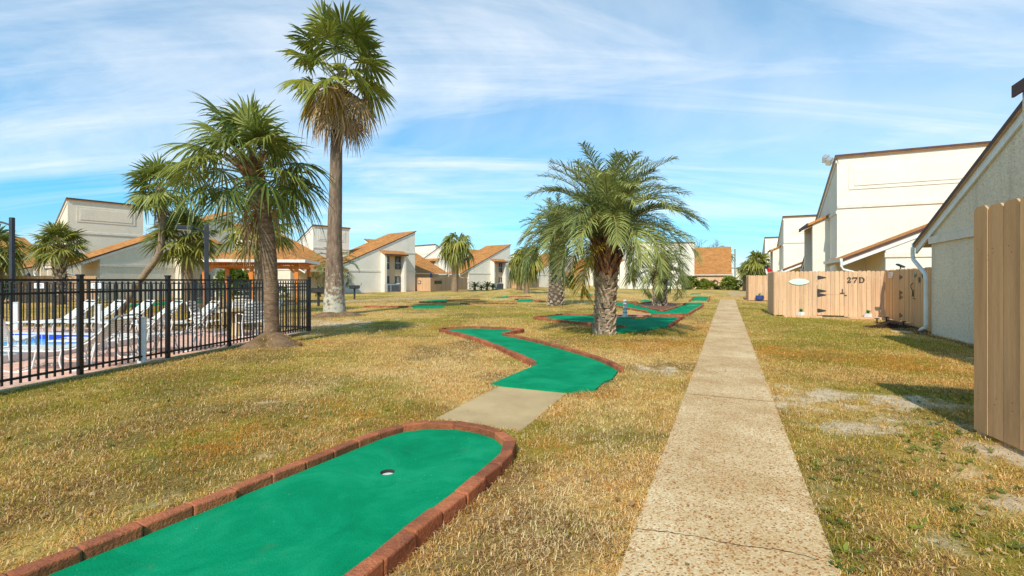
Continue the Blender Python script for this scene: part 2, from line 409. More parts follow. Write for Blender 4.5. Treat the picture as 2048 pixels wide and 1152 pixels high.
def axis(lo, hi, st, far_lo, far_hi):
    a = list(np.arange(lo, hi, st)); d = st; v = hi
    while v < far_hi: a.append(v); d *= 1.35; v += d
    a.append(far_hi); d = st * 1.35; v = lo - d
    while v > far_lo: a.insert(0, v); d *= 1.35; v -= d
    a.insert(0, far_lo); return np.array(a)
xs = axis(-16, 20, .22, -700, 700); ys = axis(-1, 34, .22, -120, 1400)
gx, gy = np.meshgrid(xs, ys); nx, ny = len(xs), len(ys)
gv = np.stack([gx.ravel(), gy.ravel(), np.zeros(nx * ny)], 1)
ii = (np.arange(ny - 1)[:, None] * nx + np.arange(nx - 1)[None, :]).ravel()
gf = np.stack([ii, ii + 1, ii + 1 + nx, ii + nx], 1)
me = bpy.data.meshes.new('lawn'); me.from_pydata(gv.tolist(), [], gf.tolist())
fs, fg, fr, fd = fields(gv[:, 0], gv[:, 1])
at = me.attributes.new('tone', 'FLOAT_COLOR', 'POINT')
at.data.foreach_set('color', np.stack([fs, fg, fr, fd], 1).astype(np.float32).ravel())

def lawn_mat():
    m, nt, bs, out = nodes_of('lawn_soil')
    a = nt.nodes.new('ShaderNodeAttribute'); a.attribute_name = 'tone'
    sp = nt.nodes.new('ShaderNodeSeparateColor'); nt.links.new(a.outputs['Color'], sp.inputs[0])
    p = position(nt)
    n1 = noise(nt, p, 5, 6, .7); n2 = noise(nt, p, 70, 5, .75); n3 = noise(nt, position(nt, (1, .35, 1)), .22, 5, .65)
    f = maths(nt, 'ADD', maths(nt, 'MULTIPLY', n1, .5), maths(nt, 'MULTIPLY', n2, .5))
    straw = ramp(nt, f, [(.33, (.20, .105, .03)), (.47, (.52, .32, .10)), (.62, (.84, .59, .24))])
    straw = mix(nt, ramp(nt, n3, [(.42, 0.0), (.6, .55)]), straw, ramp(nt, f, [(.35, (.20, .15, .02)), (.62, (.50, .37, .07))]))
    grn = ramp(nt, f, [(.33, (.10, .095, .010)), (.62, (.35, .30, .035))])
    rst = ramp(nt, f, [(.33, (.26, .11, .018)), (.62, (.58, .29, .055))])
    snd = ramp(nt, f, [(.35, (.36, .26, .15)), (.6, (.78, .62, .42))])
    drk = ramp(nt, f, [(.35, (.10, .065, .028)), (.62, (.26, .17, .07))])
    def brk(chan, lo, hi):
        return ramp(nt, maths(nt, 'ADD', chan, maths(nt, 'MULTIPLY', maths(nt, 'SUBTRACT', n1, .5), .9)), [(lo, 0.0), (hi, 1.0)])
    c = mix(nt, maths(nt, 'MULTIPLY', brk(sp.outputs[1], .15, .8), .85), straw, grn)
    c = mix(nt, maths(nt, 'MULTIPLY', brk(sp.outputs[2], .2, .9), .8), c, rst)
    c = mix(nt, maths(nt, 'MULTIPLY', brk(a.outputs['Alpha'], .2, .9), .6), c, drk)
    c = mix(nt, brk(sp.outputs[0], .35, .75), c, snd)
    setc(nt, bs, c); bs.inputs['Roughness'].default_value = 1; bs.inputs['Specular IOR Level'].default_value = .05
    bump(nt, bs, f, .9, .03)
    return m
me.materials.append(lawn_mat()); me.update()
lawn = bpy.data.objects.new('lawn', me); COL.objects.link(lawn); lawn['kind'] = 'structure'

# ---------------------------------------------------------------- concrete walk
pl0 = G(1367, 797); pr0 = G(1545, 797)
base = pl0; wv = (pr0 - pl0); W_ = wv.dot(E); off0 = base.dot(D)
EDGE0 = base.dot(E)
def path_pt(s, t): return D * s + E * (EDGE0 + t)
joints = [-6.0, -2.2, 2.05, G(1450, 797).dot(D), 10.2, 14.0, 18.3, 22.6, 27.0, 31.5, 36.0, 40.5]
mb = MB()
for a, b in zip(joints[:-1], joints[1:]):
    q = [path_pt(a + .008, 0), path_pt(a + .008, W_), path_pt(b - .008, W_), path_pt(b - .008, 0)]
    mb.prism([v + Vector((0, 0, -.05)) for v in q], (0, 0, .066 + random.uniform(-.002, .002)))
mb.build('sidewalk', M['pebble'], bevel=.006, kind='structure')
mb = MB(); rr = random.Random(3)                       # the crack that crosses the near slab, a gap filled with dirt
c0 = [G(1256, 1062), G(1310, 1068), G(1370, 1076), G(1430, 1088), G(1500, 1101), G(1570, 1109), G(1640, 1128)]
cr = smooth_path(c0, 6); cr = [p + Vector((rr.uniform(-.006, .006), rr.uniform(-.006, .006), .0205)) for p in cr]
for a, b in zip(cr[:-1], cr[1:]):
    n = Vector((-(b - a).y, (b - a).x, 0)).normalized() * rr.uniform(.0015, .004)
    mb.face([a - n, b - n, b + n, a + n])
mb.build('sidewalk_crack', M['mulch'], kind='structure')
# slab between the first two greens, and the far road that leaves on the right, the walk behind the tall palm
mb = MB(); q = [G(872, 838), G(1042, 864), G(1136, 786), G(1005, 770)]
mb.prism([v + Vector((0, 0, -.04)) for v in q], (0, 0, .052)); mb.build('stepping_slab', M['concrete'], bevel=.006, kind='structure')
mb = MB()
for s in [(G(1466, 594), G(1500, 591), G(1496, 586.5), G(1449, 583)), (G(560, 612), G(900, 595), G(900, 592.5), G(560, 606)), (G(1290, 590), G(1318, 590), G(1320, 588), G(1296, 588))]:
    mb.prism([v + Vector((0, 0, -.04)) for v in s], (0, 0, .05))
mb.build('far_walkway', M['concrete'], kind='structure')

# ---------------------------------------------------------------- putting greens
EXCL = []; Z_ = Vector((0, 0, 1))
def clean(poly, z): return [G(x, y, z) for x, y in poly]
def resample(pts, step):
    out = [pts[0].copy()]; acc = 0
    L = [0]
    for a, b in zip(pts[:-1], pts[1:]): L.append(L[-1] + (b - a).length)
    n = max(1, round(L[-1] / step)); res = []; k = 0
    for i in range(n + 1):
        d = L[-1] * i / n
        while k < len(L) - 2 and L[k+1] < d: k += 1
        t = (d - L[k]) / max(1e-9, L[k+1] - L[k]); res.append(pts[k].lerp(pts[k+1], min(1, t)))
    return res
def green(label, turf, borders, cup=None, bw=.10, bh=.098, blen=.29, extra=(), group='putting greens of the lawn golf course'):
    """turf: pixel outline at carpet level; borders: pixel polylines along the middle of the brick tops"""
    tz = .034
    poly = [p if isinstance(p, Vector) else G(p[0], p[1], tz) for p in turf]
    c = sum(poly, Vector()) / len(poly)
    t = thing('putting_green', label, 'putting green', (c.x, c.y, 0), 0, group)
    mb = MB()
    if cup:
        cc = G(cup[0], cup[1], tz); r = .055; nn = 20
        ring = [cc + Vector((math.cos(2*math.pi*i/nn)*r, math.sin(2*math.pi*i/nn)*r, 0)) for i in range(nn)]
        k = min(range(len(poly)), key=lambda i: (poly[i] - cc).length)
        j = min(range(nn), key=lambda i: (ring[i] - poly[k]).length)
        loop = poly[:k+1] + [ring[(j - i) % nn] for i in range(nn + 1)] + poly[k:]
        area = sum(a.x*b.y - b.x*a.y for a, b in zip(poly, poly[1:] + poly[:1]))
        if area < 0: loop = poly[:k+1] + [ring[(j + i) % nn] for i in range(nn + 1)] + poly[k:]
        mb.face(loop)
        n = len(poly)
        for i in range(n): mb.face([poly[i], poly[(i+1) % n], poly[(i+1) % n] * 1 + Vector((0, 0, -.06)), poly[i] + Vector((0, 0, -.06))])
        m2 = MB(); m2.disc((cc.x, cc.y), r - .002, .004, .008, 20); 
        for i in range(nn):
            a, b = ring[i], ring[(i+1) % nn]; m2.face([a, b, b + Vector((0, 0, -.03)), a + Vector((0, 0, -.03))], 1)  # dark wall colour stands in for the shade of a deeper hole
        m2.build('cup', [M['cup'], M['iron']], t, world=True)
    else:
        mb.prism([p + Vector((0, 0, -.055)) for p in poly], (0, 0, .055))
    mb.build('putting_surface', M['turf'], t, world=True)
    r2 = random.Random(len(label))
    if borders:
        for pl in borders:
            mb = MB(); mm = MB()
            pts = [p if isinstance(p, Vector) else G(p[0], p[1], bh) for p in pl]
            if len(pts) > 3: pts = smooth_path(pts, 5)
            pts = resample(pts, blen)
            for a, b in zip(pts[:-1], pts[1:]):
                d = (b - a).normalized(); gap = r2.uniform(.001, .004)
                n = Vector((-d.y, d.x, 0)); o = n * r2.uniform(-.006, .006); h = bh + r2.uniform(-.006, .006)
                a1 = a + d * gap + o; b1 = b - d * gap + o + n * r2.uniform(-.006, .006)
                k0 = len(mb.v); mb.bar((a1.x, a1.y, h/2 - .02), (b1.x, b1.y, h/2 - .02), bw, h + .04)
                mb.v[k0:] = [(x + r2.uniform(-.005, .005), y + r2.uniform(-.005, .005), z + r2.uniform(-.006, .004)) for x, y, z in mb.v[k0:]]
                mm.bar((a.x, a.y, .025), (b.x, b.y, .025), bw * .74, .12)
            br = mb.build('brick_border', M['terracotta_red'], t, world=True, bevel=.012)
            mm.build('mortar', M['mortar'], br, world=True)
    EXCL.append([(p.x, p.y) for p in poly])
    return t
def V2(x, y, z=.1): return Vector((x, y, z))
l0 = G(340, 1018, .11); l1 = G(680, 888, .11); ld = (l1 - l0).normalized()
r0 = G(760, 1103, .11); r1 = G(940, 965, .11); rd = (r1 - r0).normalized()
left_b = [l0 - ld * 2.6, l0 - ld * 1.0, l0, l1, G(760, 858, .11), G(820, 843, .11), G(890, 839, .11), G(960, 848, .11), G(1005, 863, .11), G(1022, 878, .11), G(1014, 902, .11), r1, r0, r0 - rd * .8, r0 - rd * 2.2]
inset = []
sm = smooth_path(left_b, 4)
for i, p in enumerate(sm):
    d = (sm[min(i+1, len(sm)-1)] - sm[max(i-1, 0)]).normalized(); n = Vector((d.y, -d.x, 0))
    q = p + n * .05; q.z = .034; inset.append(q)
green('near green carpet strip with rounded brick end and a white cup in it', inset, [left_b], cup=(775, 944), blen=.27)
green('zigzag green carpet with broken brick kerb beyond the stepping slab',
      [(982,767), (1078,727), (1000,694), (893,661), (905,656), (960,655), (1040,658), (1008,667), (1050,677), (1110,692), (1178,711), (1212,724), (1236,741), (1224,757), (1208,763), (1190,779), (1131,783), (1010,771)],
      [[(1068,722), (1000,692), (940,671), (881,657)], [(880,656), (893,654), (935,652.5), (975,653), (1046,656.5)], [(1046,658), (1007,665)], [(1006,666), (1045,673), (1110,688), (1178,707), (1214,720), (1242,734)]])
green('wide green carpet behind the large feather palm with red pad', [(1080,634), (1126,628), (1228,629), (1298,630), (1290,634), (1230,638), (1290,638), (1304,631), (1364,632), (1340,652), (1289,660), (1222,667), (1190,666), (1190,647)],
      [[(1068,633.5), (1126,640), (1190,646)], [(1070,633), (1124,626.5)], [(1125,627), (1230,629), (1366,631)], [(1366,631), (1338,650)], [(1190,648), (1250,650)]])
green('V shaped green carpet wrapped round the small palm bed', [(1224,604), (1268,606), (1325,621), (1357,611.5), (1402,611.5), (1376,626), (1305,627.5), (1296,623), (1224,611)],
      [[(1228,610), (1297,622.5)], [(1267,607), (1325,621), (1357,612)], [(1377,625.5), (1404,611)], [(1225,602), (1268,604)], [(1303,628), (1376,627)]])
green('short green carpet step between two greens near the walk', [(1365,610), (1374,605), (1404,605), (1405,610)], [[(1362,610), (1372,604.8)], [(1406,610), (1406,605)]])
green('farthest square green carpet with red kerbs beside the walk', [(1382,601), (1390,593), (1417,593), (1413,601)], [[(1379,601), (1388,592.6)], [(1416,601.5), (1420,592)]])
green('dark green carpet end before the shrubs at the wreath wall', [(1380,588.3), (1384,586.6), (1402,586.6), (1400,588.3)], [])
green('green carpet left of centre with long red kerb trailing to the tall palm', [(823,611.5), (890,611), (884,616), (826,616)], [[(729,611.5), (822,612)]])
green('pale green carpet below the house with two outdoor units', [(838,602), (894,598), (893,602)], [[(893,599), (960,597)], [(838,602.5), (893,602.8)]])
green('small green carpet before the sago plants', [(982,596), (1016,591.6), (1016,595.6)], [[(1017,592.5), (1062,592)]])
green('green carpet beside the mossy palm trunk with red kerb', [(1034,602.5), (1036,599), (1066,598), (1064,602.5)], [[(920,605.5), (1034,605)], [(1068,600), (1100,602)], [(1030,598), (1036,597)]])
green('small green carpet seen between the two large palms', [(1160,588.5), (1170,586.4), (1186,589), (1184,591)], [[(1158,592.5), (1190,593)]])
green('little green carpet triangle left of the small feather palm', [(1277,602), (1290,599), (1304,601), (1298,603.5)], [[(1230,601), (1276,603)], [(1282,605), (1312,602)]])
green('long green carpet behind the pool fence', [(238,610), (330,603.5), (420,600), (424,604), (330,609), (246,614)], [[(232,604), (330,600), (426,597)]])

# red pad and palm bed
mb = MB(); q = [G(1230, 636), G(1286, 635.5), G(1296, 630.5), G(1230, 630)]
mb.prism([v + Vector((0, 0, -.02)) for v in q], (0, 0, .062)); mb.build('painted_pad', pmat('pad_red', (.50, .17, .11), (.62, .40, .33), scale=1.5), kind='structure')
mb = MB(); q = [G(1268, 607.5), G(1325, 620.5), G(1356, 612), G(1345, 607), G(1300, 605)]
mb.prism([v + Vector((0, 0, -.03)) for v in q], (0, 0, .05)); mb.build('mulch_bed', pmat('mulch_red', (.23, .11, .07), (.12, .06, .04), scale=6, fine=40, bmp=.9), kind='structure')
mb = MB(); q = [G(1780, 657), G(1752, 652), G(1775, 640), G(1792, 641), G(1862, 664), G(1862, 672), G(1955, 692), G(1945, 698), G(1900, 683)]
mb.face([v + Vector((0, 0, .012)) for v in q]); mb.build('mulch_strip', M['mulch'], kind='structure')

# mounds of soil round the two palm feet
def mound(name, c, r, h, mat, seed):
    n = 40; rings = 10; mb = MB(); prev = None
    for k in range(rings + 1):
        t = k / rings; ring = []
        for j in range(n):
            a = 2*math.pi*j/n; w = 1 + .18*math.sin(3*a+seed) + .1*math.sin(5*a+2*seed)
            x = c.x + math.cos(a)*r*t*w; y = c.y + math.sin(a)*r*t*w
            z = h * (0.5 + 0.5*math.cos(math.pi*t))**1.3 + .05*(vnoise(np.array([x]), np.array([y]), 3.0, seed)[0]-.5)*(1-t) - .012*(t == 1)
            ring.append(mb.pt((x, y, z)))
        if prev:
            for j in range(n): mb.idx([prev[j], prev[(j+1) % n], ring[(j+1) % n], ring[j]])
        else: mb.idx(ring)
        prev = ring
    return mb.build(name, mat, smooth=True, kind='structure')
soil = pmat('soil', (.30, .19, .11), (.13, .08, .04), scale=3, fine=40, bmp=.9, bdist=.03, rough=1, spec=.05)
MOUND = (Vector((-5.52, 10.96, 0)), .78, .33)
mound('soil_mound', *MOUND, soil, 3)
MOUND2 = (Vector((-7.55, 20.3, 0)), 1.3, .22)
mound('soil_mound', *MOUND2, soil, 8)

# ---------------------------------------------------------------- pool
FA, FB = -7.76, .138
def fence_pt(Y, z=0): return Vector((FA + FB * Y, Y, z))
U = Vector((FB, 1, 0)).normalized(); Vv = Vector((-U.y, U.x, 0))
CORNER = fence_pt(13.75)
dq = [fence_pt(-2) + Vector((-.02, 0, 0)), CORNER, CORNER + Vv * 26, fence_pt(-2) + Vv * 26]
mb = MB(); mb.face([v + Vector((0, 0, .006)) for v in dq]); mb.build('pool_deck', M['deck'], kind='structure')
EXCL.append([(v.x, v.y) for v in dq])
EXCL.append([(v.x, v.y) for v in (path_pt(-6, .022), path_pt(-6, W_ - .022), path_pt(41, W_ - .022), path_pt(41, .022))])
EXCL.append([(v.x, v.y) for v in (G(872, 838), G(1042, 864), G(1136, 786), G(1005, 770))])
EXCL.append([(v.x, v.y) for v in (G(1230, 636), G(1286, 635.5), G(1296, 630.5), G(1230, 630))])
EXCL.append([(v.x, v.y) for v in (G(1268, 607.5), G(1325, 620.5), G(1356, 612), G(1300, 605))])
mb = MB()                                             # grey kerb under the pool fence
a, b = fence_pt(-2), CORNER; mb.bar((a.x+.03, a.y, .0), (b.x+.03, b.y, .0), .16, .05)
a, b = CORNER, CORNER + Vv * 26; mb.bar((a.x, a.y, -.003), (b.x, b.y, -.003), .16, .05)
mb.build('pool_kerb', M['concrete'], kind='structure')
PC = Vector((-9.05, 11.45, 0))                        # inner far-right corner of the basin
def pool_pt(u, v, z=0): return PC - U * u + Vv * v + Vector((0, 0, z))
mb = MB(); mb.face([pool_pt(0, 0, .035), pool_pt(9, 0, .035), pool_pt(9, 16, .035), pool_pt(0, 16, .035)][::-1]); mb.build('pool_water', M['water'], kind='structure')
pt_ = thing('pool_coping', 'white raised pool coping with a blue tile line', 'pool edge', tuple(PC))
mb = MB()
def kerb(mb, a, b, w, z0, z1): mb.bar((a.x, a.y, (z0+z1)/2), (b.x, b.y, (z0+z1)/2), w, z1 - z0)
kerb(mb, pool_pt(-.18, -.36), pool_pt(-.18, 16), .36, 0, .16); kerb(mb, pool_pt(.003, -.18), pool_pt(9, -.18), .36, 0, .158)
mb.build('coping', M['coping'], pt_, world=True, bevel=.02)
mb = MB(); kerb(mb, pool_pt(.006, .01), pool_pt(.006, 16), .012, .036, .15); kerb(mb, pool_pt(.02, .006), pool_pt(9, .006), .012, .036, .15)
for i in range(70):                                   # pale joints between the tiles
    p = pool_pt(.0135, .05 + i * .2); mb.box((p.x, p.y, .093), (.012, .006, .112), Matrix.Rotation(yaw(Vv), 3, 'Z'), 1)
mb.build('tile_line', [M['tile_blue'], M['coping']], pt_, world=True)

# ---------------------------------------------------------------- blades of grass
def inside(px, py, poly):
    r = np.zeros(len(px), bool); n = len(poly)
    for i in range(n):
        x1, y1 = poly[i]; x2, y2 = poly[(i+1) % n]
        if y1 == y2: continue
        c = ((y1 > py) != (y2 > py)) & (px < (x2 - x1) * (py - y1) / (y2 - y1) + x1); r ^= c
    return r
def dist_to(px, py, c): return np.hypot(px - c.x, py - c.y)
bx, by, bs_ = [], [], []
for (y0, y1, dens, sc) in [(1.7, 3.6, 13000, .8), (3.6, 5.5, 9500, .85), (5.5, 8, 5600, .95), (8, 12, 2600, 1.2), (12, 18, 900, 1.6), (18, 28, 260, 2.2), (28, 46, 80, 3.0)]:
    wl, wr = -1.22 * y1 - .6, 1.22 * y1 + .6
    n = int((wr - wl) * (y1 - y0) * dens)
    x = RNG.uniform(wl, wr, n); y = RNG.uniform(y0, y1, n)
    k = (x > -1.2 * y - .7) & (x < 1.2 * y + .7); x, y = x[k], y[k]
    bx.append(x); by.append(y); bs_.append(np.full(len(x), sc))
bx = np.concatenate(bx); by = np.concatenate(by); bs_ = np.concatenate(bs_)
k = np.ones(len(bx), bool)
for poly in EXCL: k &= ~inside(bx, by, poly)
s_, g_, r_, d_ = fields(bx, by)
tuft = fbm(bx, by, 7.0, 501, 2)
bare = np.clip(s_ * 1.0, 0, .86)
bare = np.maximum(bare, np.where(dist_to(bx, by, MOUND[0]) < .75, .4, 0)); bare = np.maximum(bare, np.where(dist_to(bx, by, MOUND2[0]) < 1.1, .85, 0))
k &= RNG.random(len(bx)) > bare
k &= RNG.random(len(bx)) < np.clip(.45 + (tuft - .34) * 2.4, .3, 1)
# nothing grows behind the walls on the right
side = (bx - 11.66) * E.x + (by - 13.2) * E.y
k &= side < .05
bx, by, bs_, g_, r_, d_, tuft = (v[k] for v in (bx, by, bs_, g_, r_, d_, tuft))
n = len(bx)
ang = RNG.uniform(0, 2*np.pi, n); ln = RNG.uniform(.026, .074, n) * np.sqrt(bs_) * (1 - .25 * g_); lean = 1 - .55 * RNG.random(n)**2.2 * (1 + .5 * g_) - .004
wd = RNG.uniform(.0016, .0034, n) * bs_
up = np.sqrt(np.maximum(.02, 1 - lean**2)) * ln * .8; ox = np.cos(ang) * lean * ln; oy = np.sin(ang) * lean * ln
sx = -np.sin(ang) * wd; sy = np.cos(ang) * wd
z0 = RNG.uniform(-.004, .012, n)
md = np.hypot(bx - MOUND[0].x, by - MOUND[0].y) / MOUND[1]; z0 += np.where(md < 1, MOUND[2] * (.5 + .5*np.cos(np.pi*np.clip(md, 0, 1)))**1.3, 0)
md = np.hypot(bx - MOUND2[0].x, by - MOUND2[0].y) / MOUND2[1]; z0 += np.where(md < 1, MOUND2[2] * (.5 + .5*np.cos(np.pi*np.clip(md, 0, 1)))**1.3, 0)
mx, my, mz = bx + ox * .45, by + oy * .45, z0 + up * .75
vv = np.empty((n, 5, 3), np.float32)
vv[:, 0] = np.stack([bx - sx, by - sy, z0], 1); vv[:, 1] = np.stack([bx + sx, by + sy, z0], 1)
vv[:, 2] = np.stack([mx + sx * .8, my + sy * .8, mz], 1); vv[:, 3] = np.stack([mx - sx * .8, my - sy * .8, mz], 1)
curl = RNG.uniform(-.6, 1.0, n)
vv[:, 4] = np.stack([bx + ox + sx * curl * 3, by + oy + sy * curl * 3, z0 + up * RNG.uniform(.5, 1.1, n)], 1)
b0 = np.arange(n) * 5
loops = np.stack([b0, b0+1, b0+2, b0+3, b0+3, b0+2, b0+4], 1).astype(np.int32).ravel()
st = np.stack([np.arange(n)*7, np.arange(n)*7+4], 1).astype(np.int32).ravel()
me = bpy.data.meshes.new('grass'); me.vertices.add(n*5); me.vertices.foreach_set('co', vv.ravel())
me.loops.add(len(loops)); me.loops.foreach_set('vertex_index', loops)
me.polygons.add(n*2); me.polygons.foreach_set('loop_start', st)
me.update(calc_edges=True)
col = np.empty((n, 3), np.float32); u = RNG.random(n)[:, None]; w = RNG.random(n)[:, None]
straw = np.array([.92, .57, .19]) * (1-u) + np.array([.64, .35, .09]) * u
pale = np.array([.88, .67, .34]); brown = np.array([.30, .145, .05]); grn = np.array([.20, .20, .018]) * (1-u) + np.array([.46, .36, .04]) * u; rust = np.array([.64, .29, .05])
col[:] = straw
pl_ = spots([(850,740,1.2,2.2,.5), (1150,1000,.4,.8,.5), (1200,850,.6,1.6,.55), (700,770,1.0,1.5,.4), (1250,720,.8,1.5,.4), (1000,600,6,5,.3)], bx, by)[:, None]
col = np.where(w > .80 - pl_, pale, col); col = np.where(w < .06 + .42 * d_[:, None], brown, col)
big = fbm(bx, by, .16, 909)[:, None]
pg = np.clip(g_[:, None] * .62 + .03 + np.clip((big - .5) * 1.2, 0, .25), 0, .8)
col = np.where(RNG.random(n)[:, None] < pg, grn, col)
col = np.where(RNG.random(n)[:, None] < r_[:, None] * .75, rust, col)
at = me.attributes.new('blade', 'FLOAT_COLOR', 'POINT')
c4 = np.ones((n, 5, 4), np.float32); c4[:, :, :3] = col[:, None, :]; at.data.foreach_set('color', c4.ravel())
def grass_mat():
    m, nt, bs, out = nodes_of('grass_blade')
    a = nt.nodes.new('ShaderNodeAttribute'); a.attribute_name = 'blade'
    setc(nt, bs, a.outputs['Color']); bs.inputs['Roughness'].default_value = .7; bs.inputs['Specular IOR Level'].default_value = .2
    tr = nt.nodes.new('ShaderNodeBsdfTranslucent'); nt.links.new(a.outputs['Color'], tr.inputs['Color'])
    ms = nt.nodes.new('ShaderNodeMixShader'); ms.inputs[0].default_value = .35
    nt.links.new(bs.outputs[0], ms.inputs[1]); nt.links.new(tr.outputs[0], ms.inputs[2]); nt.links.new(ms.outputs[0], out.inputs[0])
    return m
me.materials.append(grass_mat())
go = bpy.data.objects.new('grass', me); COL.objects.link(go); go['kind'] = 'stuff'
go['label'] = 'dry straw coloured lawn grass with green patches'; go['category'] = 'grass'

# dead leaves and straw bits lying on the lawn
mb = MB(); r = random.Random(77); cnt = 0
while cnt < 900:
    y = 1.9 + 15 * r.random()**1.5; x = r.uniform(-1.1*y, 1.1*y)
    if cnt % 12 and any(inside(np.array([x]), np.array([y]), p)[0] for p in EXCL[:2] + EXCL[14:]) or (x - 11.66)*E.x + (y - 13.2)*E.y > 0: continue
    cnt += 1; a = r.uniform(0, 6.28); L = r.uniform(.02, .055); w = L * r.uniform(.15, .45); d = Vector((math.cos(a), math.sin(a), r.uniform(-.1, .3))); s = Vector((-d.y, d.x, r.uniform(-.4, .4))); p = Vector((x, y, r.uniform(.012, .03) + (.03 if not cnt % 12 else 0))); mb.tint = r.random()
    mb.face([p, p + d*L*.5 + s*w, p + d*L + Z_*.008, p + d*L*.5 - s*w])
o = mb.build('leaf_litter', M['dead_leaf'], tint=True); o['kind'] = 'stuff'; o['label'] = 'brown dead leaf litter scattered on the lawn'; o['category'] = 'leaf litter'

mb = MB(); a, b = path_pt(joints[3], .02), path_pt(joints[3], W_ - .02); rr = random.Random(8); k = 26; prev = None      # rusty filler in one joint
for i in range(k + 1):
    p = a.lerp(b, i / k); w = rr.uniform(.006, .017); q = (p - D * w + Vector((0, 0, .021)), p + D * w * rr.uniform(.6, 1.1) + Vector((0, 0, .021)))
    if prev: mb.face([prev[0], q[0], q[1], prev[1]])
    prev = q
mb.build('joint_filler', pmat('rusty_filler', (.58, .33, .11), (.42, .25, .10), scale=14), kind='structure')

# broad leaved weeds, thickest along the right plank fence
mb = MB(); r = random.Random(12)
for i in range(170):
    if i < 60: p = G(r.uniform(1790, 1960), r.uniform(790, 930))
    elif i < 120: p = G(r.uniform(1580, 2040), r.uniform(900, 1150))
    else: p = G(r.uniform(0, 900), r.uniform(760, 900))
    if any(inside(np.array([p.x]), np.array([p.y]), q)[0] for q in EXCL[:2] + EXCL[14:]): continue
    mb.tint = r.random()
    for k in range(r.randint(4, 8)):
        a = k * 2.4 + r.uniform(-.3, .3); L = r.uniform(.02, .05); d = Vector((math.cos(a), math.sin(a), r.uniform(.15, .9))); s = Vector((-math.sin(a), math.cos(a), 0)) * L * .28; b = p + Vector((0, 0, .01))
        mb.face([b, b + d*L*.5 + s, b + d*L, b + d*L*.5 - s])
o = mb.build('weeds', M['shrub_leaf'], tint=True); o['kind'] = 'stuff'; o['label'] = 'small green weeds growing in the dry lawn'; o['category'] = 'weeds'
# ---------------------------------------------------------------- townhouses
def window(parent, x, z, w, h, y, axis='y', sash=True):
    """frame part with pane and glazing bar as sub-parts; on the plane y (facing +y) or the plane x (facing -x)"""
    def bx(mb, u0, u1, d0, d1, z0, z1):
        if axis == 'y': mb.span(u0, u1, y + d0, y + d1, z0, z1)
        else: mb.span(y - d1, y - d0, u0, u1, z0, z1)
    f = MB(); t = .055
    bx(f, x, x + t, .004, .07, z, z + h); bx(f, x + w - t, x + w, .004, .07, z, z + h)
    bx(f, x + t, x + w - t, .004, .068, z + h - t, z + h); bx(f, x + t, x + w - t, .004, .068, z, z + t)
    fr = f.build('window', M['frame_dark'], parent)
    g = MB(); bx(g, x + t, x + w - t, .006, .03, z + t, z + h - t); g.build('pane', M['glass'], fr)
    if sash:
        s = MB(); bx(s, x + t, x + w - t, .031, .06, z + h * .48, z + h * .52); bx(s, x + w/2 - .012, x + w/2 + .012, .031, .045, z + h*.52, z + h - t)
        s.build('glazing_bar', M['trim_white'] if sash == 'w' else M['frame_dark'], fr)
    return fr

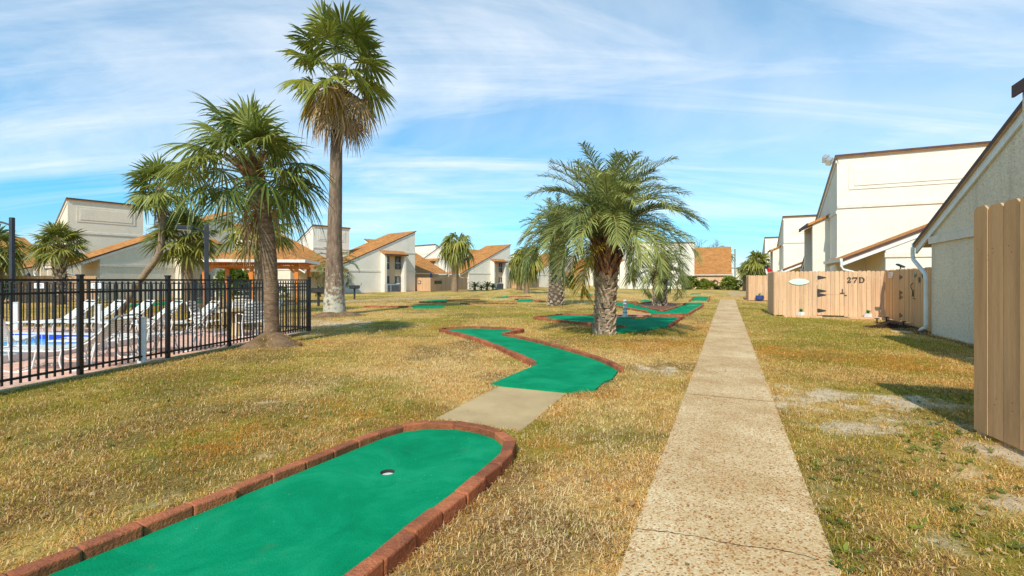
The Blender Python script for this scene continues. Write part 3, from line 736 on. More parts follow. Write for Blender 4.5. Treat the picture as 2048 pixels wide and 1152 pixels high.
def townhouse(label, O, a, W=6.0, LW=10.4, OV=2.1, H=7.77, S=.433, wall='stucco_cream', bay=(2.0, 5.2), panel=True, group='stucco townhouses with single slope roofs', front=None, spout=True, bo=(.14, .24)):
    t = thing('townhouse', label, 'house', (O[0], O[1], 0), yaw(a), group)
    zr = lambda x: H - S * x
    mb = MB(); sk = .03
    pf = [(0, 0, -.3), (LW, 0, -.3), (LW, 0, zr(LW) + sk), (0, 0, H + sk)]
    mb.face([(x, 0, z) for x, _, z in pf][::-1]); mb.face([(x, -W, z) for x, _, z in pf])
    mb.face([(0, 0, -.3), (0, 0, H + sk), (0, -W, H + sk), (0, -W, -.3)]); mb.face([(LW, 0, -.3), (LW, -W, -.3), (LW, -W, zr(LW) + sk), (LW, 0, zr(LW) + sk)])
    mb.build('wall', M[wall], t)
    # roof slab: shingles above, dark edge, tan soffit
    rf = MB(); x0, x1, y0, y1, th = -.14, LW + OV, .11, -W - .11, .12
    b = [(x0, y0, zr(x0)), (x1, y0, zr(x1)), (x1, y1, zr(x1)), (x0, y1, zr(x0))]; up = Vector((0, 0, th))
    T = [Vector(p) + up for p in b]
    rf.face(T[::-1] if False else T[::-1], 0)
    rf.f[-1] = rf.f[-1][::-1]
    rf.face(b[::-1], 2)
    for i in range(4): rf.face([b[i], b[(i+1) % 4], T[(i+1) % 4], T[i]], 1)
    rf.build('roof', [M['shingle'], M['fascia'], M['soffit']], t)
    for yy, sg in ((.0, 1), (-W, -1)):
        rk = MB(); e = .05 * sg
        rk.prism([(x0 + .16, yy + .004*sg, zr(x0 + .16) - .004), (x1 - .01, yy + .004*sg, zr(x1 - .01) - .004), (x1 - .01, yy + .004*sg, zr(x1) - .2), (x0 + .16, yy + .004*sg, zr(x0 + .16) - .2)], (0, e, 0))
        rk.build('rake_board', M['trim_white'], t)
    # trim bands and the raised panel on the tall wall
    b0, b1 = bay if bay else (LW * .5, LW * .5)
    for q in ((b1 + .003, LW + .045, .003, .06, 2.50, 2.70), (-.06, b0 - .003, .003, .06, 2.50, 2.68), (-.06, b0 - .003, .003, .06, 4.92, 5.08), (-.06, -.003, 0.0, -W, 5.19, 5.36), (b1 + .003, LW, -W - .06, -W - .003, 2.50, 2.70)):
        if q[5] < H - .3 and not (q[0] > LW): 
            tb = MB(); tb.span(*q); tb.build('trim_band', M['trim'], t)
    if panel:
        pn = MB(); pn.span(-.035, -.002, -.5, -W + .55, 6.12, 7.36); pn.span(-.065, -.036, -.72, -W + .77, 6.30, 7.18)
        pn.build('raised_panel', M[wall], t, bevel=.012)
    if bay:
        fw, dp, zt = .30, .80, 4.62
        for x in (b0, b1 - fw):
            f = MB(); f.face([(x, dp, -.2), (x + fw, dp, -.2), (x + fw, dp, zt), (x, dp, zt)][::-1])
            f.face([(x, 0, -.2), (x, dp, -.2), (x, dp, zt), (x, 0, zt + .4)][::-1]); f.face([(x + fw, 0, -.2), (x + fw, dp, -.2), (x + fw, dp, zt), (x + fw, 0, zt + .4)])
            f.build('bay_fin', M[wall], t)
        r = MB(); b_, o_ = bo; r.prism([(b0 - b_, -.02, zt + .42), (b0 - b_, dp + o_, zt - .08), (b0 - b_, dp + o_, zt + .06), (b0 - b_, -.02, zt + .56)], (b1 - b0 + 2 * b_, 0, 0))
        r.build('bay_roof', M['shingle'], t)
        fb = MB(); fb.span(b0 - b_ - .02, b1 + b_ + .02, dp + o_ + .003, dp + o_ + .035, zt - .12, zt + .075); fb.build('bay_fascia', M['fascia'], t)
        sd = MB(); n = 24; hh = (zt + .25) / n
        for i in range(n):
            z = i * hh; sd.face([(b0 + fw, .045, z), (b1 - fw, .045, z), (b1 - fw, .018, z + hh), (b0 + fw, .018, z + hh)][::-1]); sd.face([(b0 + fw, .018, z), (b1 - fw, .018, z), (b1 - fw, .045, z), (b0 + fw, .045, z)][::-1])
        sd.build('siding', M['siding'], t)
        ww = .78
        for x in (b0 + fw + .06, b1 - fw - ww - .06):
            window(t, x, 2.85, ww, 1.6, .046, sash='w'); window(t, x, .12, ww, 1.85, .046, sash='w')
    # eave gutter with its downspout
    g = MB(); xe = LW + OV + .004
    g.prism([(xe, y0, zr(x1) - .02), (xe, y0, zr(x1) + .12), (xe + .11, y0, zr(x1) + .12), (xe + .09, y0, zr(x1) - .02)], (0, y1 - y0, 0))
    gu = g.build('gutter', M['trim_white'], t)
    if spout:
        s = MB(); ze = zr(x1) - .02
        pts = [(xe + .05, .1, ze + .02), (xe + .05, .1, ze - .22), (xe - .02, .1, ze - .36), (LW + .16, .1, ze - .36 - .42 * min(1, OV)), (LW + .07, .1, ze - .52 - .42 * min(1, OV)), (LW + .07, .1, .25), (LW + .10, .1, .16), (LW + .42, .12, .06)]
        s.tube(pts, .052, 8); s.build('downspout', M['trim_white'], gu)
    if front == 'entry':
        d = MB(); d.span(-.05, -.003, -4.35, -5.25, .22, 2.25); dd = d.build('door', M['frame_dark'], t)
        d = MB(); d.span(-1.1, -.004, -4.0, -7.9, 0, .2); d.build('step', M['trim'], t)
        f = window(t, -7.6, .55, 1.0, 1.5, 0, axis='x', sash='w'); window(t, -7.6, 3.6, 1.0, 1.3, 0, axis='x', sash='w')
        d = MB(); d.span(-.09, -.06, -4.27, -5.33, 2.28, 2.36); d.build('door_head', M['trim_white'], t)
    return t

def cluster(O, a, names, ks='BCK', kw=None):
    """the pinwheel of three units the estate repeats"""
    n = Vector((-a.y, a.x, 0)); kw = kw or {}; r = []
    if 'B' in ks: r.append(townhouse(names[0], O, a, **kw.get('B', {})))
    if 'C' in ks: r.append(townhouse(names[1], O + a * -3.4 + n * -12.1, n, **kw.get('C', {})))
    if 'K' in ks: r.append(townhouse(names[2], O + a * 12 + n * -20.5, a * -1, **kw.get('K', {})))
    return r
RP = Vector((11.66, 13.2, 0))
townhouse('nearest grey stucco townhouse wall behind the tall tan plank fence', RP - D * 11.5, D, LW=11.5, OV=1.07, wall='stucco_grey', bay=(1.5, 5.12), bo=(.05, .07), H=7.45, S=.395)
cluster(RP + D * 12.5, D, ['tall cream townhouse with floodlight on its corner behind the 27D gate', 'low orange roof porch townhouse right behind the 27D fence'], 'BC', {'B': dict(W=6.3, wall='stucco_white'), 'C': dict(W=3.9, LW=10.9, OV=1.6, wall='stucco_white', bay=None, panel=False)})
cluster(RP + D * 38.2, D, ['second white townhouse down the right row beyond the floodlight house', 'low unit of the second white townhouse down the right row'], 'BC', {'B': dict(W=6.3, wall='stucco_white'), 'C': dict(W=3.9, wall='stucco_white', bay=None, panel=False)})
cluster(RP + D * 63.9, D, ['farthest sloped townhouse end of the right row beside the fan palms'], 'B', {'B': dict(wall='stucco_white')})
# left rows
OFF = Vector((12.4, 23.3, 0))
nm = [['cream tower townhouse between the gazebo and the tall palm trunk', 'grey white townhouse with big orange roof right of the tall palm trunk', 'brown roofed low unit just right of the big orange roofed house'],
      ['white tower townhouse with panel behind the slim lawn palm', 'orange roofed townhouse with sago plants along its wall', 'brown roofed low unit right of the sago plant house'],
      ['white tower townhouse behind the pair of slim palms', 'orange roofed townhouse behind the mossy feather palm', 'low unit glimpsed between the two feather palms'],
      ['distant white tower townhouse left of the large feather palm trunk', 'distant orange roofed townhouse left of the large feather palm trunk', 'distant low unit behind the large feather palm']]
for k in range(4):
    o = OFF * k
    townhouse(nm[k][0], Vector((-23.1, 55.2, 0)) + o, R1v, W=4.6, wall='stucco_white')
    townhouse(nm[k][1], Vector((-12.7, 62.2, 0)) + o, A2 * -1, W=6.0, wall='stucco_white', panel=False)
    townhouse(nm[k][2], Vector((-19.0, 78.6, 0)) + o, R1v * -1, W=6.0, panel=False, bay=None, wall='stucco_cream')
townhouse('white townhouse block behind the tower at the small lawn palm', P(829, 493, 88.9).xy.to_3d(), A2, W=6.0, wall='stucco_white', bay=None)
townhouse('tall cream townhouse with raised panel behind the left pool palm', Vector((-34.8, 37.2, 0)), Vector((-.80, .60, 0)), W=4.85)
townhouse('cream townhouse wall with orange rake and tan siding bay behind the pool', Vector((-25.9, 44.3, 0)), D * -1, W=2.6, panel=False)
townhouse('brown roofed low unit behind the panelled tower left of the pool', Vector((-29.5, 58.0, 0)), E, W=6.0, panel=False, bay=None)
townhouse('far cream townhouse at the left edge beyond the lamp post', Vector((-72, 70, 0)), E, W=6.0, H=7.6, bay=None)
townhouse('far low cream townhouse left of the panelled tower', Vector((-44.5, 56, 0)), D * -1, W=2.5, H=5.2, S=.27, panel=False, bay=None)
# far end of the lawn
townhouse('wide white townhouse front with door behind the small feather palm', P(1255, 580, 81).xy.to_3d(), Vector((0, 1, 0)), W=11.4, wall='stucco_white', bay=(2, 5.2), panel=False, front='entry')
townhouse('steep orange roofed house at the end of the concrete walk', Vector((36.9, 80, 0)) + D * 12.6, D * -1, W=6.5, OV=1.2, LW=11.4, wall='trim', bay=None, panel=False, spout=False)
townhouse('low white building beyond the end of the concrete walk', P(1463, 575, 118).xy.to_3d(), Vector((.2, .98, 0)), W=9, H=4.4, S=.12, LW=9, wall='stucco_white', bay=None, panel=False)

# ---------------------------------------------------------------- plank fences
def boards(mb, p0, p1, h, bw, r, gap=.006, th=.02, z0=.04, ear=True, nrm=0.0):
    d = (p1 - p0); L = d.length; d = d / L; n = max(1, round(L / bw)); w = L / n; nv = Vector((-d.y, d.x, 0))
    for i in range(n):
        a = p0 + d * (i * w + gap / 2) + nv * r.uniform(-.0035, .0035) + nv * nrm; b = a + d * (w - gap); hh = h + r.uniform(-.012, .012); e = min(.035, w * .25) if ear else .004
        poly = [(a.x, a.y, z0), (b.x, b.y, z0), (b.x, b.y, hh - e), ((b - d*e).x, (b - d*e).y, hh), ((a + d*e).x, (a + d*e).y, hh), (a.x, a.y, hh - e)]
        mb.prism([Vector(p) - nv * th / 2 for p in poly], nv * th)
def strap_hinge(parent, p, d, nv, L=.30, H=.15):
    mb = MB(); o = nv * .018
    mb.prism([p + o + Vector((0, 0, -H/2)), p + o + d * .05 + Vector((0, 0, -H/2)), p + o + d * L + Vector((0, 0, -.012)), p + o + d * L + Vector((0, 0, .012)), p + o + d * .05 + Vector((0, 0, H/2)), p + o + Vector((0, 0, H/2))], nv * .008)
    return mb.build('hinge', M['iron'], parent, world=True)
def along(p0, d, px):
    r = (px - CX) / F; return (r * p0.y - p0.x) / (d.x - r * d.y)
def plank_fence(label, pts, h=1.86, bw=.145, mat='fence_tan', gates=(), face=1, group='tan plank fences of the patios', ear=True, gap=.010):
    pts = [Vector((p[0], p[1], 0)) for p in pts]
    t = thing('plank_fence', label, 'fence', tuple(pts[0]), 0, group); r = random.Random(len(label) * 3)
    for i, (a, b) in enumerate(zip(pts[:-1], pts[1:])):
        d = (b - a).normalized(); nv = Vector((-d.y, d.x, 0)) * face
        segs = [(0, (b - a).length, False)]
        for (k, s0, s1, hz) in gates:
            if k == i: segs = [(0, s0, False), (s0, s1, hz), (s1, (b - a).length, False)]
        for s0, s1, hz in segs:
            mb = MB(); boards(mb, a + d * (s0 + (.016 if s0 == 0 and i else .004)), a + d * (s1 - .004), h, bw, r, ear=ear, gap=gap, z0=.05 if not hz else .09)
            o = mb.build('gate' if hz else 'board_panel', M[mat], t, world=True)
            if hz:
                for z in hz: strap_hinge(o, a + d * (s0 + .01) + Vector((0, 0, z)), d, nv)
                m2 = MB(); e = a + d * (s1 - .06) + nv * .03
                m2.box(e + Vector((0, 0, .98)), (.16, .03, .025), Matrix.Rotation(yaw(d), 3, 'Z')); m2.box(e + Vector((0, 0, 1.06)), (.03, .03, .17), Matrix.Rotation(yaw(d), 3, 'Z'))
                m2.box(e + d * .1 + Vector((0, 0, .9)), (.10, .03, .02), Matrix.Rotation(yaw(d), 3, 'Z')); m2.build('latch', M['iron'], o, world=True)
                m2 = MB(); q0 = a + d * (s0 + .1) + nv * .014; q1 = a + d * (s1 - .1) + nv * .014; m2.bar(q0 + Vector((0, 0, .93)), q1 + Vector((0, 0, .93)), .008, .008); m2.build('seam', M['fence_worn'], o, world=True)
        mb = MB()
        for z in (.4, h - .4):
            q0 = a - nv * .035; q1 = b - nv * .035; mb.bar((q0.x, q0.y, z), (q1.x, q1.y, z), .04, .09)
        mb.build('rail', M[mat], t, world=True)
    mb = MB()
    for i, p in enumerate(pts):
        dd = (pts[min(i+1, len(pts)-1)] - pts[min(i, len(pts)-2)]).normalized(); d0 = (pts[max(i, 1)] - pts[max(i-1, 0)]).normalized()
        q = p - (Vector((-dd.y, dd.x, 0)) + Vector((-d0.y, d0.x, 0))) * face * .05; mb.box((q.x, q.y, h * .49), (.075, .075, h * .98), Matrix.Rotation(yaw((pts[min(i+1, len(pts)-1)] - pts[max(i-1, 0)]).normalized()), 3, 'Z'))
    mb.build('corner_post', M[mat], t, world=True)
    return t
# near fence on the right edge
NF0 = G(1950, 868); NFd = (G(2048, 913) - NF0).normalized()
near_fence = plank_fence('tall worn tan plank fence at the right edge of the lawn', [NF0 + NFd * 6.5, NF0, NF0 + E * 6.0], h=2.2, bw=.19, mat='fence_worn', face=1, group=None, gap=.008)
mb = MB(); rr = random.Random(4)
for i in range(12):
    for zz in (.42, .36, 1.80, 1.74):
        q = NF0 + NFd * (i * .19 + .095 + rr.uniform(-.04, .04)) - E * .013 + Vector((0, 0, zz + rr.uniform(-.01, .01))); mb.box(q, (.005, .005, .005))
mb.build('nail_heads', M['iron'], near_fence, world=True)
# fence and gate 27D
Q0 = G(1548, 632); tq = along(Q0, E, 1770); Q1 = Q0 + E * tq; g0 = along(Q0, E, 1634); g1 = along(Q0, E, 1688)
plank_fence('tan plank fence with strap hinged gate numbered 27D', [Q0 + D * 3.3, Q0, Q1], h=1.86, gates=[(1, g0, g1, (1.60, 1.06, .90, .27))], face=-1)
Q2 = Q1 - D * 5.7; h0 = along(Q1, D * -1, 1800); h1 = along(Q1, D * -1, 1829)
plank_fence('shaded tan plank gate fence between the 27D gate and the grey wall', [Q1 - D * .06, Q2], h=1.88, mat='fence_worn', gates=[(0, h0 - .06, h1 - .06, (1.60, 1.06, .90, .27))], face=-1)
B0 = G(1497, 601.5)
plank_fence('farther tan plank fence with a blue pot at its foot', [B0 + D * 5, B0, B0 + E * 3.0], h=1.84, face=-1)
t0 = plank_fence('tan patio fence at the left behind the pool palm', [P(-40, 575, 30.5), P(192, 575, 33.2)], h=1.8, face=-1)
LF = ['tan patio fence with two framed openings left of the slim lawn palm', 'tan patio fence behind the pair of slim palms', 'tan patio fence between the two feather palms', 'far tan patio fence behind the large feather palm trunk']
for k in range(3):
    o = OFF * k
    t = plank_fence(LF[k], [Vector((-12.9, 63.2, 0)) + o, Vector((-10.35, 60.2, 0)) + o, Vector((-6.9, 73.5, 0)) + o], h=1.8, bw=.3, ear=False, face=-1, gap=.003)
    if k == 0:
        for px in (839, 876):
            p = Vector((-10.35, 60.2, 0)); d = (Vector((-12.9, 63.2, 0)) - p).normalized() if px < 861 else (Vector((-6.9, 73.5, 0)) - p).normalized()
            c = p + d * along(p, d, px) + Vector((0, 0, 1.2)); m2 = MB(); nv = Vector((d.y, -d.x, 0)); nv = nv if nv.y < 0 else nv * -1
            m2.box(c + nv * .03, (.85 if px < 861 else 2.3, .04, .42), Matrix.Rotation(yaw(d), 3, 'Z')); w = m2.build('opening_frame', M['frame_dark'], t, world=True)
            m2 = MB(); m2.box(c + nv * .055, (.65 if px < 861 else 2.0, .02, .28), Matrix.Rotation(yaw(d), 3, 'Z')); m2.build('lattice', M['shrub_leaf'] if px > 861 else M['siding'], w, world=True)
plank_fence('tan plank fence behind the gazebo and the tall palm', [Vector((-28.0, 49.0, 0)), Vector((-21.8, 50.5, 0)), Vector((-20.2, 53.0, 0))], h=1.8, face=-1)
plank_fence('tan patio fence with a round wreath at the end of the walk', [Vector((30.6, 79.4, 0)), Vector((36.6, 78.0, 0))], h=1.95, bw=.3, ear=False, face=-1, gap=.003)

# things fixed to the 27D fences
def qpt(px, z, off=.03): return Q0 + E * along(Q0, E, px) - D * off + Vector((0, 0, z))
def flat_text(name, s, size, p, xdir, label, mat, thick=.012, bold=.006):
    cu = bpy.data.curves.new(name, 'FONT'); cu.body = s; cu.size = size; cu.extrude = thick / 2; cu.offset = bold; cu.align_x = 'CENTER'; cu.space_character = 1.12
    tmp = bpy.data.objects.new(name + '_curve', cu); COL.objects.link(tmp)
    dg = bpy.context.evaluated_depsgraph_get(); me = bpy.data.meshes.new_from_object(tmp.evaluated_get(dg)); bpy.data.objects.remove(tmp)
    me.materials.clear(); me.materials.append(mat)
    o = bpy.data.objects.new(name, me); COL.objects.link(o)
    x = xdir.normalized(); z = Vector((x.y, -x.x, 0)); R = Matrix((x, Vector((0, 0, 1)), z)).transposed().to_4x4()
    o.matrix_world = Matrix.Translation(p) @ R
    return o
# serif numerals are drawn as outlines so that they keep the look of the slab lettering
def numerals(p, x):
    t = thing('house_number', 'dark serif house number 27D on the tan fence', 'house number', tuple(p), 0)
    z = Vector((0, 0, 1)); nv = Vector((x.y, -x.x, 0))
    def stroke(mb, pts, wds):
        pts = [p + x * a + z * b for a, b in pts]
        for i in range(len(pts) - 1):
            d = (pts[i+1] - pts[i]).normalized(); s = d.cross(nv)
            w0, w1 = wds[i] / 2, wds[i+1] / 2
            mb.prism([pts[i] - s*w0, pts[i+1] - s*w1, pts[i+1] + s*w1, pts[i] + s*w0], nv * .012)
    h = .21
    two = [(-.265, .145), (-.255, .185), (-.22, .205), (-.185, .19), (-.172, .155), (-.185, .12), (-.22, .075), (-.265, .03)]
    mb = MB(); stroke(mb, two, [.03, .03, .026, .034, .04, .036, .028, .022]); stroke(mb, [(-.275, .016), (-.165, .016), (-.160, .06)], [.034, .034, .018]);
    mb.build('numeral', M['frame_dark'], t, world=True)
    mb = MB(); stroke(mb, [(-.10, .14), (-.096, .192), (.055, .192)], [.018, .034, .034]); stroke(mb, [(.048, .185), (.0, .10), (-.03, .05), (-.035, .0)], [.024, .03, .04, .044]); mb.build('numeral', M['frame_dark'], t, world=True)
    mb = MB(); stroke(mb, [(.135, .012), (.135, .198)], [.042, .042]); stroke(mb, [(.105, .2), (.18, .2), (.235, .185), (.262, .14), (.265, .105), (.262, .07), (.235, .025), (.18, .01), (.105, .01)], [.02, .02, .026, .042, .046, .042, .026, .02, .02]); mb.build('letter', M['frame_dark'], t, world=True)
    return t
numerals(qpt(1711, 1.40), E)
mb = MB(); c = qpt(1598, 1.43); n = 28
ol = []
for i in range(n):
    a = 2*math.pi*i/n; ol.append(c + E * (.36 * math.copysign(abs(math.cos(a))**1.0, math.cos(a))) + Vector((0, 0, .125 * math.copysign(abs(math.sin(a))**1.25, math.sin(a)))))
mb.prism(ol, -D * .018)
sg = thing('oval_sign', 'pale mint surfboard shaped sign on the 27D fence', 'sign', tuple(c), 0)
for k, (zz, hw) in enumerate(((.035, .2), (-.02, .26), (-.06, .15))):
    for j in range(9):
        a = c - D * .0195 + E * (-hw + 2*hw*j/9) + Vector((0, 0, zz + .008*math.sin(j*2.1+k))); mb.bar(a, a + E * (hw*.17) + Vector((0, 0, .006*math.cos(j*3+k))), .003, .009, 1)
mb.build('board', [M['mint'], pmat('faded_ink', (.50, .70, .58), bmp=0)], sg, world=True)
def q2(px, z, off=.03):
    return Q1 - D * along(Q1, D * -1, px) + Vector((0, 0, z)) - E * off
c = q2(1783, 1.68); pl = thing('plaque', 'small white plaque on the shaded gate fence', 'sign', tuple(c)); mb = MB(); RD = Matrix.Rotation(yaw(D), 3, 'Z')
mb.box(c, (.42, .016, .20), RD); mb.build('board', M['vinyl'], pl, world=True)
mb = MB()
for k in range(3):
    for j in range(5): mb.box(c + D * (-.14 + j*.07) - E * .0115 + Vector((0, 0, .055 - .05*k)), (.045, .005, .018), RD)
mb.build('lettering', M['metal_grey'], pl, world=True)
for px, z, lb in ((1833, 1.66, 'green leaf ornament at the left on the gate fence'), (1848, 1.66, 'green leaf ornament at the right by the downspout'), (1841, 1.50, 'lowest of the three green leaf ornaments on the gate fence')):
    c = q2(px, z); mb = MB()
    mb.prism([c + Vector((0, 0, .10)), c + D * .055 + Vector((0, 0, .01)), c + Vector((0, 0, -.09)), c - D * .055 + Vector((0, 0, .01))], -E * .02)
    tag(mb.build('leaf_ornament', M['teal_leaf']), lb, 'ornament', 'leaf ornaments on the gate fence')
for px, z, hgt in ((1829, 1.28, .24),):
    c = q2(px, z); mb = MB(); pts = [c + Vector((0, 0, -hgt/2)), c - E * .05 + Vector((0, 0, -hgt/4)), c - E * .06 + Vector((0, 0, hgt/4)), c + Vector((0, 0, hgt/2))]
    mb.tube(smooth_path(pts, 5), .012, 6); tag(mb.build('pull_handle', M['iron']), 'black curved pull handle on the shaded gate', 'handle')
# ---------------------------------------------------------------- palms
GA = 2.399963
Z = Vector((0, 0, 1))
def dirv(az, el): return Vector((math.cos(az)*math.cos(el), math.sin(az)*math.cos(el), math.sin(el)))

def fan_leaf(lf, pe, base, az, el, plen, blen, r, nseg=26, spread=4.7, droop=.5, sag=.25, wmul=1.0, split=.45, fold=.0):
    """one fan frond: petiole with a sag, then free-tipped segments radiating from its end"""
    p = base.copy(); pts = [p.copy()]; d = dirv(az, el)
    for k in range(5):
        d = (d + Vector((0, 0, -sag / 5))).normalized(); p = p + d * plen / 5; pts.append(p.copy())
    pe.tube(pts, [.028, .022, .018, .015, .013, .011], 5)
    T = d; S = T.cross(Z); S = S.normalized() if S.length > .05 else Vector((math.sin(az), -math.cos(az), 0)); N = S.cross(T)
    T = (T * .92 + N * -.25 * (1 if el < 1.2 else .3)).normalized(); N = S.cross(T).normalized()
    tw = r.uniform(-.5, .5); S, N = S * math.cos(tw) + N * math.sin(tw), N * math.cos(tw) - S * math.sin(tw)
    lt = r.uniform(.15, .85); K = 5
    dph = spread / nseg
    for i in range(nseg):
        ph = -spread/2 + dph * (i + .5) + r.uniform(-.25, .25) * dph
        L = blen * (.72 + .28 * math.cos(ph * .5)) * r.uniform(.88, 1.08)
        dd = (T * math.cos(ph) + S * math.sin(ph) + N * (-.18 * abs(math.sin(ph * .5)) * (1 + fold) + r.uniform(-.07, .07))).normalized()
        lf.tint = min(1, max(0, lt + r.uniform(-.22, .22)))
        wd = dd.cross(N).normalized() * math.cos(.5) + N * math.sin(.5) * (1 if i % 2 else -1)
        prev = None; dr = droop * r.uniform(.6, 1.5)
        tipw = Vector((r.uniform(-.06, .06), r.uniform(-.06, .06), 0))
        for k in range(K + 1):
            t = k / K
            q = p + dd * (L * t) + Vector((0, 0, -1)) * (dr * L * max(0, t - .25)**1.9 * 1.4) + tipw * (t * t)
            if t > split: q -= dd * (L * dr * .28 * (t - split)**1.5)
            full = L * t * dph * .60
            w = min(full, L * dph * split * .56) * wmul * (1 if t < split else max(.04, 1 - ((t - split) / (1 - split))**1.25))
            w = max(w, .004)
            a, b = lf.pt(q - wd * w), lf.pt(q + wd * w)
            if prev: lf.idx([prev[0], prev[1], b, a])
            prev = (a, b)

def feather(lf, pe, base, az, el, L, r, bend=1.9, nl=44, ll=.55, lw=.013, vee=.75, tint=None, pw=.03, twist=None):
    """one feather frond: arching midrib with two rows of leaflets in a V"""
    d = dirv(az, el); horiz = Vector((math.cos(az), math.sin(az), 0)); p = base.copy(); n = 18; pts = [p.copy()]; dirs = [d]
    cur = el; side = r.uniform(-.25, .25)
    for k in range(n):
        t = (k + 1) / n; cur = el - bend * t**1.35
        a = az + side * t; dd = dirv(a, cur); p = p + dd * L / n; pts.append(p.copy()); dirs.append(dd)
    pe.tube(pts, [pw * (1 - .85 * (k / n)) for k in range(n + 1)], 5)
    lt = r.uniform(.1, .85) if tint is None else tint
    for i in range(nl):
        u = .14 + .86 * (i + .5) / nl; f = u * n; k = min(n - 1, int(f)); q = pts[k].lerp(pts[k+1], f - k); T = dirs[k+1]
        S = T.cross(Z); S = S.normalized() if S.length > .08 else Vector((math.sin(az), -math.cos(az), 0)); N = S.cross(T).normalized()
        sh = math.sin(math.pi * min(1, .16 + u * .80))**.55
        for sg in (-1, 1):
            l = ll * sh * r.uniform(.8, 1.12); lf.tint = min(1, max(0, lt + r.uniform(-.2, .2)))
            v = vee * r.uniform(.6, 1.3)
            dd = (T * (.55 + .5 * u) + S * sg * math.cos(v) + N * math.sin(v)).normalized()
            wv = dd.cross(N).normalized(); wv = (wv + N * r.uniform(-.6, .6)).normalized()
            prev = None; g = r.uniform(.25, .7)
            for m, (tt, ww) in enumerate(((0, .6), (.35, 1.0), (.7, .75), (1, .08))):
                x = q + dd * (l * tt) + Vector((0, 0, -1)) * (g * l * tt**2.2)
                a, b = lf.pt(x - wv * lw * ww), lf.pt(x + wv * lw * ww)
                if prev: lf.idx([prev[0], prev[1], b, a])
                prev = (a, b)

def trunk_mesh(mb, pts, radii, r, n=18, rough=.05, rings=0, sub=6):
    sp = smooth_path(pts, sub); k = len(sp); out = []
    for i in range(k):
        t = i / (k - 1) * (len(radii) - 1); j = min(len(radii) - 2, int(t)); out.append(radii[j] + (radii[j+1] - radii[j]) * (t - j))
    ph = [r.uniform(0, 6.28) for _ in range(4)]
    jit = lambda i, j: rough * (math.sin(3*6.283*j/n + ph[0] + i*.21) * .5 + math.sin(5*6.283*j/n + ph[1] - i*.33) * .35) + rings * ((i % 2) - .5) + r.uniform(-rough, rough) * .35
    mb.tube(sp, out, n, True, None, jit); return sp, out
def boots(mb, sp, rad, r, t0, t1, count, ln, wd, out0, th=.03, sink=.02):
    """old leaf bases set in a spiral, each a blunt wedge leaning away from the trunk"""
    k = len(sp) - 1
    for i in range(count):
        t = t0 + (t1 - t0) * (i + r.uniform(-.3, .3)) / count; t = min(.999, max(0, t)); f = t * k; j = int(f)
        c = sp[j].lerp(sp[j+1], f - j); R = rad[j] + (rad[j+1] - rad[j]) * (f - j); ax = (sp[j+1] - sp[j]).normalized()
        az = i * GA + r.uniform(-.12, .12); o = Vector((math.cos(az), math.sin(az), 0)); o = (o - ax * o.dot(ax)).normalized(); s = ax.cross(o)
        u = (t - t0) / max(1e-6, t1 - t0); L = (ln[0] + (ln[1] - ln[0]) * u) * r.uniform(.7, 1.3); an = (out0[0] + (out0[1] - out0[0]) * u) * r.uniform(.75, 1.25)
        w = (wd[0] + (wd[1] - wd[0]) * u) * r.uniform(.85, 1.15)
        d = ax * math.cos(an) + o * math.sin(an); nrm = d.cross(s).normalized()
        b = c + o * (R - sink); tip = b + d * L; tw = w * r.uniform(.25, .6); hh = th * r.uniform(.7, 1.2)
        A = [b - s*w, b + s*w, b + s*w*.8 + d*L*.55, tip + s*tw, tip - s*tw, b - s*w*.8 + d*L*.55]
        B = [v - nrm * (hh if q in (0, 1) else hh * .55) for q, v in enumerate(A)]
        ia = [mb.pt(v) for v in A]; ib = [mb.pt(v) for v in B]; mb.idx(ia); mb.idx(ib[::-1])
        for q in range(6): mb.idx([ia[q], ib[q], ib[(q+1) % 6], ia[(q+1) % 6]])

def sabal(label, pts, radii, blen, plen, nleaf, seed, leaf='sabal_leaf', barkm='bark_far', droop=.55, nseg=24, el=(1.45, -.75), boot=None, group='fan palms of the estate', dead=0, wmul=1.0, name='fan_palm', fold=.6, asym=None, sag=.35):
    r = random.Random(seed); pts = [Vector(p) for p in pts]
    t = thing(name, label, 'palm tree', tuple(pts[0]), 0, group)
    mb = MB(); sp, rad = trunk_mesh(mb, pts, radii, r, rings=.03, rough=.06, n=16 if nseg > 18 else 10); mb.build('trunk', M[barkm], t, world=True, smooth=True)
    if boot:
        mb = MB(); boots(mb, sp, rad, r, *boot); mb.build('leaf_bases', M['boot_brown'] if barkm != 'bark_pindo' else M['boot'], t, world=True)
    top = sp[-1]; lf, pe = MB(), MB()
    for i in range(nleaf):
        u = (i + .5) / nleaf; e = el[0] + (el[1] - el[0]) * u**1.1 + r.uniform(-.15, .15); az = i * GA + r.uniform(-.3, .3)
        k = 1.0
        if asym: k = 1 + asym[1] * math.cos(az - asym[0])
        fan_leaf(lf, pe, top + Vector((0, 0, -.25 * u)), az, e, plen * r.uniform(.8, 1.15) * k, blen * r.uniform(.85, 1.1), r, nseg, 4.6, droop * (.8 + .7 * u), sag, wmul, fold=fold)
    lf.build('crown', M[leaf], t, world=True, tint=True); pe.build('frond_stalks', M['petiole'], t, world=True)
    if dead:
        lf, pe = MB(), MB()
        for i in range(dead):
            fan_leaf(lf, pe, top + Vector((0, 0, -.35 - .3 * i / dead)), i * GA * 1.3, -.8 - r.uniform(0, .55), plen * .6, blen * .8, r, max(12, nseg - 8), 3.2, 1.0, .9, .7)
        lf.build('dead_fronds', M['dead_leaf'], t, world=True, tint=True)
    return t

